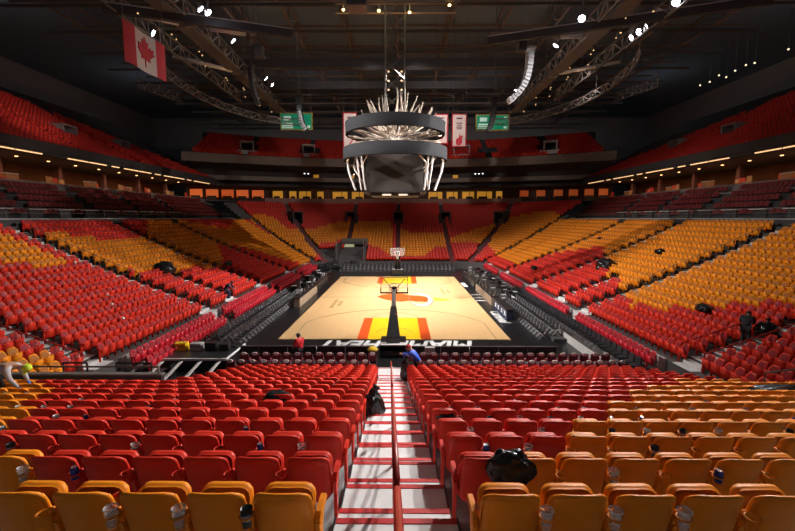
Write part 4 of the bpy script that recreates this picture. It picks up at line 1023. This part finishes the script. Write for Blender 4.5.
# oval lighting truss and catwalks
def curve_truss(pts, h, label, r=.07):
    o = thing('lighting_truss', label, 'truss', pts[0]); off = Vector(pts[0]); P = [Vector(p)-off for p in pts]; U = Vector((0, 0, h))
    q = MB(); q.tube(P, r, 5); q.tube([p+U for p in P], r, 5); q.build('chord', STEELD, o)
    q = MB()
    for k in range(len(P)-1): q.tube([P[k], P[k+1]+U] if k % 2 else [P[k]+U, P[k+1]], r*.6, 4); q.tube([P[k], P[k]+U], r*.6, 4)
    q.build('web', mat('truss_pale', (.30, .28, .26), .5, .2, noise_amt=.1), o)
    q = MB()
    for k in range(0, len(P), 6): q.tube([P[k]+U, (P[k].x, P[k].y, 29.5-off.z)], .03, 4)
    q.build('hanger', STEELD, o)
for side in (-1, 1):
    sd = 'left' if side < 0 else 'right'
    curve_truss([(side*(12+7.5*math.sin(a)), 40+13.5*math.cos(a), 19.6) for a in np.linspace(.05, 2.3, 30)], .7, f"curved dark truss arching under the {sd} roof")
    curve_truss([(side*(14.4+.05*k), 24+1.5*k, 21.9) for k in range(22)], 1.1, f"straight lighting truss over the {sd} sideline", .09)
    curve_truss([(side*18.6, 25+1.5*k, 21.6) for k in range(18)], 1.1, f"outer lighting truss high over the {sd} stand", .09)
    q = MB(); q.box((side*15.6, 40, 22.0), (1.2, 34, .12)); q.build('ceiling_catwalk', STEELD, kind='structure')
    curve_truss([(side*28, 46+1.0*k, 21.9+.1*k) for k in range(10)], 1.0, f"short pale truss frame in the dark beyond the {sd} side", .06)
    for j in range(20):     # small gold connectors on the catwalks, their glint put in as glow
        y = 26+j*1.6; x = side*(16.3+.5*(j % 3))
        o = thing('catwalk_connector', f"small gold connector with glint put in as glow on the {sd} catwalk, {ordn(j)} from the camera", 'lamp', (x, y, 21.6+.3*(j % 2)), group='small glinting gold connectors on the catwalks')
        MB().lathe([(0, .06), (.07, 0), (0, -.06)], n=6).build('bulb', mat('connector_glint', (1, .6, .2), emit=(1, .6, .25), es=1.1), o); MB().tube([(0, 0, .05), (0, 0, .45)], .02, 4).build('stem', STEELD, o)
# spotlights
LS_ = [(-13.2, 29.4, 22), (-12.9, 29.9, 22), (-13.0, 34.4, 22), (-13.3, 43.3, 22), (-13.3, 45.3, 22), (13.3, 47.4, 22), (13.2, 35.5, 22), (13.3, 31, 22), (18.6, 34.1, 22), (18.6, 33.1, 22), (18.6, 32.1, 22), (18.5, 28.8, 22), (10.3, 34.9, 22), (-12.9, 24.5, 22), (13.4, 24.0, 22), (-18.6, 33, 22)]
AIM = [(9, 36, 0), (8, 30, 0), (9, 42, 0), (7, 50, 0), (13, 44, 1), (-3, 50, 0), (-2, 38, 0), (2, 12, 1.5), (-14, 36, 2), (-15, 27, 2.5), (-14, 45, 2), (0, 9, 2.5), (-16, 24, 3), (14, 30, 2), (-8, 12, 2), (15, 42, 3)]
AIM[12] = (5, 44, 0); AIM[4] = (15, 51, 2); AIM[10] = (-15, 52, 2)
PW = [.85, .8, 1.2, 1.2, 2.5, .95, .5, 1.7, 1.9, 2.0, 2.8, 2.2, .8, 1.5, 1.3, .9]
CONE = [66, 60, 66, 66, 62, 62, 66, 62, 62, 56, 62, 50, 66, 60, 55, 60]
for k, (p, a, w) in enumerate(zip(LS_, AIM, PW)):
    d = (Vector(a)-Vector(p)).normalized(); qd = d.to_track_quat('-Z', 'Y'); M = qd.to_matrix().to_4x4()
    o = thing('spotlight', f"bright white arena spotlight on the {'left' if p[0] < 0 else 'right'} catwalk, {ORD[sum(1 for z_ in LS_ if z_[0]*p[0] > 0 and z_[1] < p[1])]} nearest the camera", 'spotlight', p, group='arena spotlights on the catwalks')
    MB().lathe([(.10, .5), (.16, .42), (.2, .1), (.26, -.12), (.24, -.12), (.19, .08)], n=14, M=M).build('housing', STEELD, o, True)
    MB().lathe([(0, -.02), (.2, -.02), (.25, -.07), (.0, -.11)], n=14, M=M).build('lens', BULB, o)
    MB().tube([(.0, 0, .2), (0, 0, 1.1)], .04, 5).build('yoke', STEELD, o)
    l = bpy.data.lights.new('spot', 'SPOT'); l.energy = 15500*w; l.color = (1.0, .955, .90); l.spot_size = math.radians(CONE[k]); l.spot_blend = 1; l.shadow_soft_size = .22
    lo = bpy.data.objects.new('lamp', l); C.objects.link(lo); lo.parent = o; lo.rotation_euler = qd.to_euler(); lo.location = d*.35
def light(kind, loc, e, col, aim=None, size=1, sy=None, ang=90):  # lights without a modelled fixture, several added as fill
    l = bpy.data.lights.new('added_light', kind); l.energy = e; l.color = col
    if kind == 'AREA': l.size = size; l.shape = 'RECTANGLE'; l.size_y = sy or size
    elif kind == 'SPOT': l.spot_size = math.radians(ang); l.spot_blend = 1; l.shadow_soft_size = size
    else: l.shadow_soft_size = size
    o = bpy.data.objects.new('added_light', l); C.objects.link(o); o.location = loc
    if aim: o.rotation_euler = (Vector(aim)-Vector(loc)).to_track_quat('-Z', 'Y').to_euler()
    return o
light('AREA', (0, 44, 28.5), 600, (.95, .95, 1), (0, 44, 0), 26, 40)  # added soft fill under the roof, no fixture there
light('AREA', (0, 3, 24), 40, (1, .92, .84), (0, 6, 0), 14, 8)  # added weak fill over the near rows
light('SPOT', (-16, 30, 21), 11000, (1, .85, .8), (-41, 47, 18.5), .4, ang=22)
light('SPOT', (-6, 44, 22), 14000, (1, .93, .88), (-4, 64, 0), .3, ang=46); light('SPOT', (8, 44, 22), 14000, (1, .93, .88), (8, 64, 0), .3, ang=46)  # added spots brightening the far end stand
light('SPOT', (16, 40, 21), 1800, (1, .85, .8), (42, 60, 17), .4, ang=60)
light('SPOT', (0, 40, 21.5), 14000, (1, .9, .85), (16, 86, 21), .4, ang=50); light('SPOT', (0, 40, 21.5), 8000, (1, .9, .85), (-18, 86, 21), .4, ang=50)
for _x in (-46, -16, 16, 46):
    for _y in (22, 48, 76): light('POINT', (_x, _y, 27.5), (95 if abs(_x) > 20 else 50), (.92, .95, 1), size=1.5)  # added unseen points that lift the dark roof and walls
light('POINT', (-.1, 40.2, 15.1), 170, (1, .86, .74), size=.8); light('POINT', (-.1, 37.5, 17.6), 34, (1, .86, .72), size=.5)
for side in (-1, 1):
    light('AREA', (side*38, 50, 13.9), 800, (1, .6, .33), (side*38, 50, 0), 4, 50)
light('AREA', (0, 86, 13.7), 60, (1, .6, .3), (0, 86, 0), 40, 2)
# yellow lit work catwalk and hoist
for k, (x, y) in enumerate(((-4.6, 38.1), (-1.5, 38.3), (4.6, 37.4), (1.2, 38.6))):
    o = thing('work_lamp', f"warm yellow work lamp in the roof above the scoreboard, {ORD[k]} one", 'lamp', (x, y, 26), group='warm work lamps above the scoreboard')
    MB().lathe([(0, -.12), (.12, -.05), (.12, .05), (0, .1)], n=10).build('bulb', mat('yellow_lamp', (1, .8, .3), emit=(1, .65, .2), es=9), o); MB().tube([(0, 0, .1), (0, 0, 1.2)], .03, 5).build('cord', STEELD, o)
    light('POINT', (x, y, 26.4), 34, (1, .72, .28), size=.2)
for y in (37.2, 39.4): q = MB(); q.box((0, y, 26.3), (11, .1, .14)); q.box((0, y, 27.1), (11, .07, .07)); q.build('ceiling_catwalk', STEELR, kind='structure')
o = thing('hoist_box', 'dark hoist housing hanging in the roof left of the work lamps', 'hoist', (-2.9, 33.0, 23.6))
MB().box((0, 0, 1.3), (1.5, 1.2, 2.4)).build('housing', DARK, o); MB().box((0, 0, .05), (1.5, 1.2, .12)).build('bottom_frame', STEELR, o); MB().tube([(0, 0, 2.4), (0, 0, 6)], .06, 5).build('cable', STEELD, o)
# line array loudspeakers
def array(x, y, z0, L, lean, s, m, label, n=13):
    o = thing('line_array', label, 'loudspeaker', (x, y, z0), group=None); px, pz, a = 0, 0, 0; h = L/n
    MB().box((0, 0, .18), (.7*s, .8*s, .16)).build('rigging_frame', m, o); MB().tube([(0, 0, .2), (0, 0, 29.5-z0)], .035, 5).build('hanger', STEELD, o)
    for k in range(n):
        a = lean*(k/n)**1.6; c = Vector((px+math.sin(a)*h/2, 0, pz-math.cos(a)*h/2)); M = Matrix.Translation(c) @ Matrix.Rotation(-a, 4, 'Y')
        q = MB(); q.box((0, 0, 0), (.42*s, .9*s, h*.82), M=M); q.build('cabinet', m, o)
        px += math.sin(a)*h; pz -= math.cos(a)*h
    return o
AR = mat('array_grey', (.36, .36, .38), .5, noise_amt=.2, nscale=3)
array(10.6, 34, 20.9, 4.3, -1.15, 1.0, AR, 'curved pale grey line array loudspeaker hanging right of centre', 15)
array(-14.3, 42, 22.6, 3.6, .5, .9, mat('array_dark', (.06, .06, .065), .5, noise_amt=.2), 'dark line array loudspeaker hanging under the left truss')
array(10.3, 45, 20.3, 3.4, -.5, 1.1, mat('array_mid', (.014, .014, .015), .7, noise_amt=.2), 'smaller curved line array in front of the right green sign')
array(-11.1, 48, 21.4, 3.8, .6, 1.15, mat('array_mid', (.014, .014, .015), .7, noise_amt=.2), 'smaller curved line array in front of the left green sign')
for k, (x, y, z) in enumerate(((-10.7, 33.6, 20.9), (9.9, 33.7, 21.3))):
    o = thing('speaker_cabinet', f"white fronted horn loudspeaker above the {'left' if k == 0 else 'right'} side of the court", 'loudspeaker', (x, y, z))
    MB().box((0, .2, 0), (.6, .8, .9)).build('cabinet', DARK, o); MB().lathe([(.08, .1), (.18, -.1), (.3, -.4), (.26, -.4)], n=14, M=Matrix.Rotation(-PI/2+PI, 4, 'X') @ Matrix.Rotation(0, 4, 'Z')).build('horn', WHITEP, o, True); MB().tube([(0, .2, .4), (0, .2, 8)], .03, 4).build('hanger', STEELD, o)
# far white house lamps on the right
for k, (x, y, z) in enumerate(((40, 56.7, 25.3), (40, 55, 25.2), (40, 53.5, 25.5), (40, 52.3, 24.9), (40, 51, 25.2), (40, 49.5, 25.3), (40, 48.3, 25.1), (40, 44.3, 25.0))):
    o = thing('house_lamp', f"tiny white lamp high over the right upper deck, {ORD[k]} from the far end", 'lamp', (x, y, z), group='tiny lamps over the right upper deck')
    MB().lathe([(0, -.1), (.11, 0), (0, .1)], n=8).build('bulb', mat('tiny_lamp', (1, .9, .6), emit=(1, .85, .55), es=2.2), o); MB().tube([(0, 0, .08), (0, 0, 4)], .02, 4).build('cord', STEELD, o)
# ------------------------------------------------------------------ people
def skinned(name, pts, edges, rad, m, parent, sub=2, root=0):
    me = bpy.data.meshes.new(name); me.from_pydata([tuple(p) for p in pts], edges, []); me.materials.append(m)
    o = bpy.data.objects.new(name, me); C.objects.link(o); o.parent = parent
    sm = o.modifiers.new('skin', 'SKIN'); sm.use_smooth_shade = True
    for i, r in enumerate(rad): me.skin_vertices[0].data[i].radius = (r, r) if not isinstance(r, tuple) else r
    me.skin_vertices[0].data[root].use_root = True
    if sub: o.modifiers.new('sub', 'SUBSURF').levels = sub; o.modifiers['sub'].render_levels = sub
    return o
def hand(w, d, parent, m, side=1):
    w = Vector(w); d = Vector(d).normalized(); s = d.orthogonal().normalized(); q = MB()
    q.tube([w, w+d*.04, w+d*.09], [.024, .036, .034], 8)
    for k in range(4):
        b_ = w+d*.085+s*(.025*(k-1.5)); L = (.07, .08, .075, .06)[k]; c = d.cross(s)*side
        q.tube([b_, b_+d*L*.5+c*.006, b_+d*L*.85+c*.028, b_+d*L+c*.045], [.010, .009, .008, .006], 6)
    b_ = w+d*.03+s*.03*side; q.tube([b_, b_+s*.035*side+d*.02, b_+s*.045*side+d*.055], [.012, .010, .007], 6)
    q.build('hand', m, parent, True)
def person(label, loc, rz, J, shirt, pants, hair=None, capm=None, gloves=None, shoes=BLKP):
    """J: dict of joints in local metres, facing +y"""
    o = thing('person', label, 'person', loc, rz); V = {k: Vector(v) for k, v in J.items()}
    names = ['pelvis', 'waist', 'chest', 'neck', 'head', 'crown', 'shL', 'elL', 'wrL', 'shR', 'elR', 'wrR', 'hiL', 'knL', 'anL', 'toL', 'hiR', 'knR', 'anR', 'toR']
    idx = {n: i for i, n in enumerate(names)}
    E_ = [('pelvis', 'waist'), ('waist', 'chest'), ('chest', 'neck'), ('neck', 'head'), ('head', 'crown'), ('chest', 'shL'), ('shL', 'elL'), ('elL', 'wrL'), ('chest', 'shR'), ('shR', 'elR'), ('elR', 'wrR'), ('pelvis', 'hiL'), ('hiL', 'knL'), ('knL', 'anL'), ('anL', 'toL'), ('pelvis', 'hiR'), ('hiR', 'knR'), ('knR', 'anR'), ('anR', 'toR')]
    R_ = dict(pelvis=.13, waist=.12, chest=.14, neck=.055, head=.085, crown=.07, shL=.065, elL=.042, wrL=.028, shR=.065, elR=.042, wrR=.028, hiL=.09, knL=.055, anL=.04, toL=.035, hiR=.09, knR=.055, anR=.04, toR=.035)
    skinned('body', [V[n] for n in names], [(idx[a], idx[c]) for a, c in E_], [R_[n] for n in names], SKIN, o)
    ns = ['waist', 'pelvis', 'chest', 'shL', 'elL', 'wrL', 'shR', 'elR', 'wrR']; ix = {n: i for i, n in enumerate(ns)}
    Rs = dict(waist=.165, pelvis=.165, chest=.185, shL=.10, elL=.066, wrL=.046, shR=.10, elR=.066, wrR=.046)
    skinned('shirt', [V[n] for n in ns], [(ix[a], ix[c]) for a, c in (('waist', 'pelvis'), ('waist', 'chest'), ('chest', 'shL'), ('shL', 'elL'), ('elL', 'wrL'), ('chest', 'shR'), ('shR', 'elR'), ('elR', 'wrR'))], [Rs[n] for n in ns], shirt, o)
    ns = ['pelvis', 'hiL', 'knL', 'anL', 'hiR', 'knR', 'anR']; ix = {n: i for i, n in enumerate(ns)}; Rp = dict(pelvis=.15, hiL=.12, knL=.08, anL=.062, hiR=.12, knR=.08, anR=.062)
    skinned('trousers', [V[n] for n in ns], [(ix[a], ix[c]) for a, c in (('pelvis', 'hiL'), ('hiL', 'knL'), ('knL', 'anL'), ('pelvis', 'hiR'), ('hiR', 'knR'), ('knR', 'anR'))], [Rp[n] for n in ns], pants, o)
    for s in 'LR':
        q = MB(); a = V['an'+s]-Vector((0, 0, .02)); t_ = V['to'+s]; q.tube([a-(t_-a)*.3, a, a.lerp(t_, .6), t_, t_+(t_-a)*.15], [.035, .052, .05, .045, .025], 8); q.build('shoe', shoes, o, True)
        d = V['wr'+s]-V['el'+s]; hand(V['wr'+s], d, o, gloves or SKIN, 1 if s == 'L' else -1)
    up = (V['crown']-V['neck']).normalized(); hd = V['head']; look = Vector(J.get('look', (0, 1, 0))).normalized(); sd = look.cross(up).normalized(); look = up.cross(sd).normalized()
    if capm or hair:
        q = MB(); n = 12; Mx = Matrix((sd, look, up)).transposed().to_4x4()
        q.lathe([(.108, -.02 if capm else -.06), (.112, .03), (.1, .085), (.06, .125), (0, .14)], hd+up*.015-look*(.01 if capm else .02), n, Mx)
        cap = q.build('cap' if capm else 'hair', capm or hair, o, True)
        if capm: q = MB(); q.prism([(-.08, .08), (.08, .08), (.06, .19), (-.06, .19)], lambda a, c: hd+sd*a+look*c+up*.02, lambda a, c: hd+sd*a+look*c+up*.035); q.build('visor', capm, cap)
    q = MB(); q.tube([hd+look*.075+up*.01, hd+look*.105-up*.02], [.012, .016], 6); q.build('nose', SKIN, o, True)
    for s in (-1, 1):
        q = MB(); q.lathe([(0, -.012), (.012, 0), (0, .012)], hd+look*.088+sd*s*.032+up*.015, 6); q.build('eye', BLKP, o); q = MB(); q.lathe([(0, -.03), (.016, 0), (0, .03)], hd+sd*s*.092-up*.005, 6); q.build('ear', SKIN, o)
    q = MB(); q.tube([hd+look*.09-up*.045+sd*-.025, hd+look*.09-up*.045+sd*.025], .007, 5); q.build('mouth', mat('lips', (.35, .1, .09), .5), o)
    return o
STAND = dict(pelvis=(0, 0, .95), waist=(0, 0, 1.12), chest=(0, .0, 1.33), neck=(0, .02, 1.5), head=(0, .05, 1.62), crown=(0, .05, 1.72), shL=(-.2, 0, 1.42), elL=(-.26, -.02, 1.12), wrL=(-.25, .1, .88), shR=(.2, 0, 1.42), elR=(.26, -.02, 1.12), wrR=(.25, .1, .88),
 hiL=(-.1, 0, .9), knL=(-.11, .03, .5), anL=(-.11, 0, .08), toL=(-.12, .16, .04), hiR=(.1, 0, .9), knR=(.11, .03, .5), anR=(.11, 0, .08), toR=(.12, .16, .04))
P1 = dict(STAND); P1.update(head=(.0, .09, 1.60), crown=(0, .12, 1.69), neck=(0, .05, 1.49), elR=(.28, .1, 1.15), wrR=(.2, .3, 1.0), wrL=(-.2, .3, .98), elL=(-.28, .08, 1.13))
CLOTH_R = mat('red_sweater', (.62, .02, .03), .8, noise_amt=.15, nscale=6); CLOTH_B = mat('blue_jacket', (.01, .08, .55), .6, noise_amt=.15, nscale=6); CLOTH_K = mat('black_cloth', (.015, .015, .018), .8, noise_amt=.2, nscale=6)
person('person in a red sweater standing behind the near base line, hands in front', (-5.0, 21.3, 0), .9, P1, CLOTH_R, CLOTH_K, hair=mat('dark_hair', (.03, .018, .012), .6, noise_amt=.2))
P2_ = dict(STAND); P2_.update(pelvis=(0, -.1, .93), waist=(0, 0, 1.1), chest=(0, .14, 1.3), neck=(0, .26, 1.46), head=(0, .34, 1.56), crown=(0, .37, 1.66), shL=(-.2, .18, 1.38), shR=(.2, .18, 1.38), elL=(-.24, .42, 1.2), wrL=(-.15, .66, 1.25), elR=(.24, .42, 1.18), wrR=(.14, .66, 1.2))
person('person in blue jacket and red cap leaning left at the foot of the aisle', (1.15, 18.35, nz(18.3)+.03), 1.35, P2_, CLOTH_B, CLOTH_K, capm=mat('red_cap', (.5, .02, .03), .7, noise_amt=.1))
o = blob('trash_bag', (.62, 17.35, nz(17.35)+.02), (.19, .20, .62), 'tall black rubbish bag held upright by the person in blue', 8.4)
B3 = dict(STAND); B3.update(pelvis=(0, -.35, .98), waist=(0, -.15, 1.08), chest=(0, .15, 1.12), neck=(0, .38, 1.10), head=(0, .52, 1.06), crown=(0, .62, 1.02), shL=(-.2, .2, 1.12), shR=(.2, .2, 1.12), elL=(-.25, .3, .85), wrL=(-.2, .42, .62), elR=(.25, .3, .85), wrR=(.2, .45, .6), look=(0, .4, -1),
  hiL=(-.1, -.3, .93), hiR=(.1, -.3, .93), knL=(-.11, -.15, .5), knR=(.11, -.15, .5), anL=(-.11, -.25, .08), anR=(.11, -.25, .08), toL=(-.12, -.1, .04), toR=(.12, -.1, .04))
o = person('person in a grey shirt bending over the left seats, lime cap, blue gloves', (-10.1, 10.35, nz(10.35)+.03), -PI/2+.15, B3, mat('grey_shirt', (.40, .38, .40), .8, noise_amt=.3, nscale=4), CLOTH_K, capm=mat('lime_cap', (.45, .6, .02), .7, noise_amt=.1), gloves=mat('blue_glove', (.01, .15, .7), .4, noise_amt=.1))
B4 = dict(STAND); B4.update(pelvis=(0, -.2, .80), waist=(0, -.08, .96), chest=(0, .1, 1.12), neck=(0, .22, 1.24), head=(0, .32, 1.30), crown=(0, .37, 1.38), shL=(-.2, .12, 1.2), shR=(.2, .12, 1.2), elL=(-.25, .28, .95), wrL=(-.18, .5, .85), elR=(.25, .28, .95), wrR=(.18, .5, .85), hiL=(-.1, -.18, .76), hiR=(.1, -.18, .76), knL=(-.12, .12, .45), knR=(.12, .12, .45), anL=(-.11, -.08, .08), anR=(.11, -.08, .08), toL=(-.12, .1, .04), toR=(.12, .1, .04))
person('person in black stooping over the red seats at the near right corner', (ACX+R0+SROW*3.6, 18.5, rowz(3)+.17), -.8, B4, CLOTH_K, CLOTH_K, hair=mat('dark_hair', (.03, .018, .012), .6, noise_amt=.2), gloves=mat('blue_glove', (.01, .15, .7), .4, noise_amt=.1))
blob('trash_bag', (ACX+R0+SROW*3.6+.75, 18.3, rowz(4)+.17), (.45, .35, .42), 'black rubbish bag beside the person in black at the right corner', 9.9)
person('person in dark navy clothes stooping at the foot of the left stand', (-13.9, 33.4, rowz(0)+.17), -PI/2, B4, NAVY, NAVY, hair=mat('dark_hair', (.03, .018, .012), .6, noise_amt=.2))
# white towels and paper litter
for k, (x, y, z) in enumerate(((-11.2, 29.6, .5), (-17.6, 24.6, rowz(4)+.9), (-16.5, 23.4, rowz(3)+.9), (-15.2, 22.4, rowz(1)+.9), (-21.5, 27.2, rowz(9)+.9))):
    o = thing('crumpled_paper', f"crumpled white paper on the left stand, {ORD[k]} from the court", 'paper', (x, y, z), group='crumpled paper on the left stand')
    q = MB(); s = .28 if k == 0 else .09
    q.lathe([(0, -s*.8), (s, -s*.4), (s*.7, 0), (s*1.05, s*.4), (s*.4, s*.9), (0, s)], n=7); q.build('paper_sheet', WHITEP, o)
# ------------------------------------------------------------------ world and view
w = bpy.data.worlds.new('world'); S.world = w; w.use_nodes = True
bg = w.node_tree.nodes['Background']; bg.inputs['Color'].default_value = (.9, .88, .9, 1); bg.inputs['Strength'].default_value = .055
S.view_settings.view_transform = 'Standard'; S.view_settings.look = 'None'; S.view_settings.gamma = 1; S.view_settings.exposure = 0; S.view_settings.use_curve_mapping = False
S.cycles.max_bounces = 5; S.cycles.diffuse_bounces = 3; S.cycles.glossy_bounces = 2; S.cycles.transparent_max_bounces = 8; S.cycles.use_denoising = True
S.cycles.sample_clamp_indirect = 4; S.cycles.use_light_tree = True
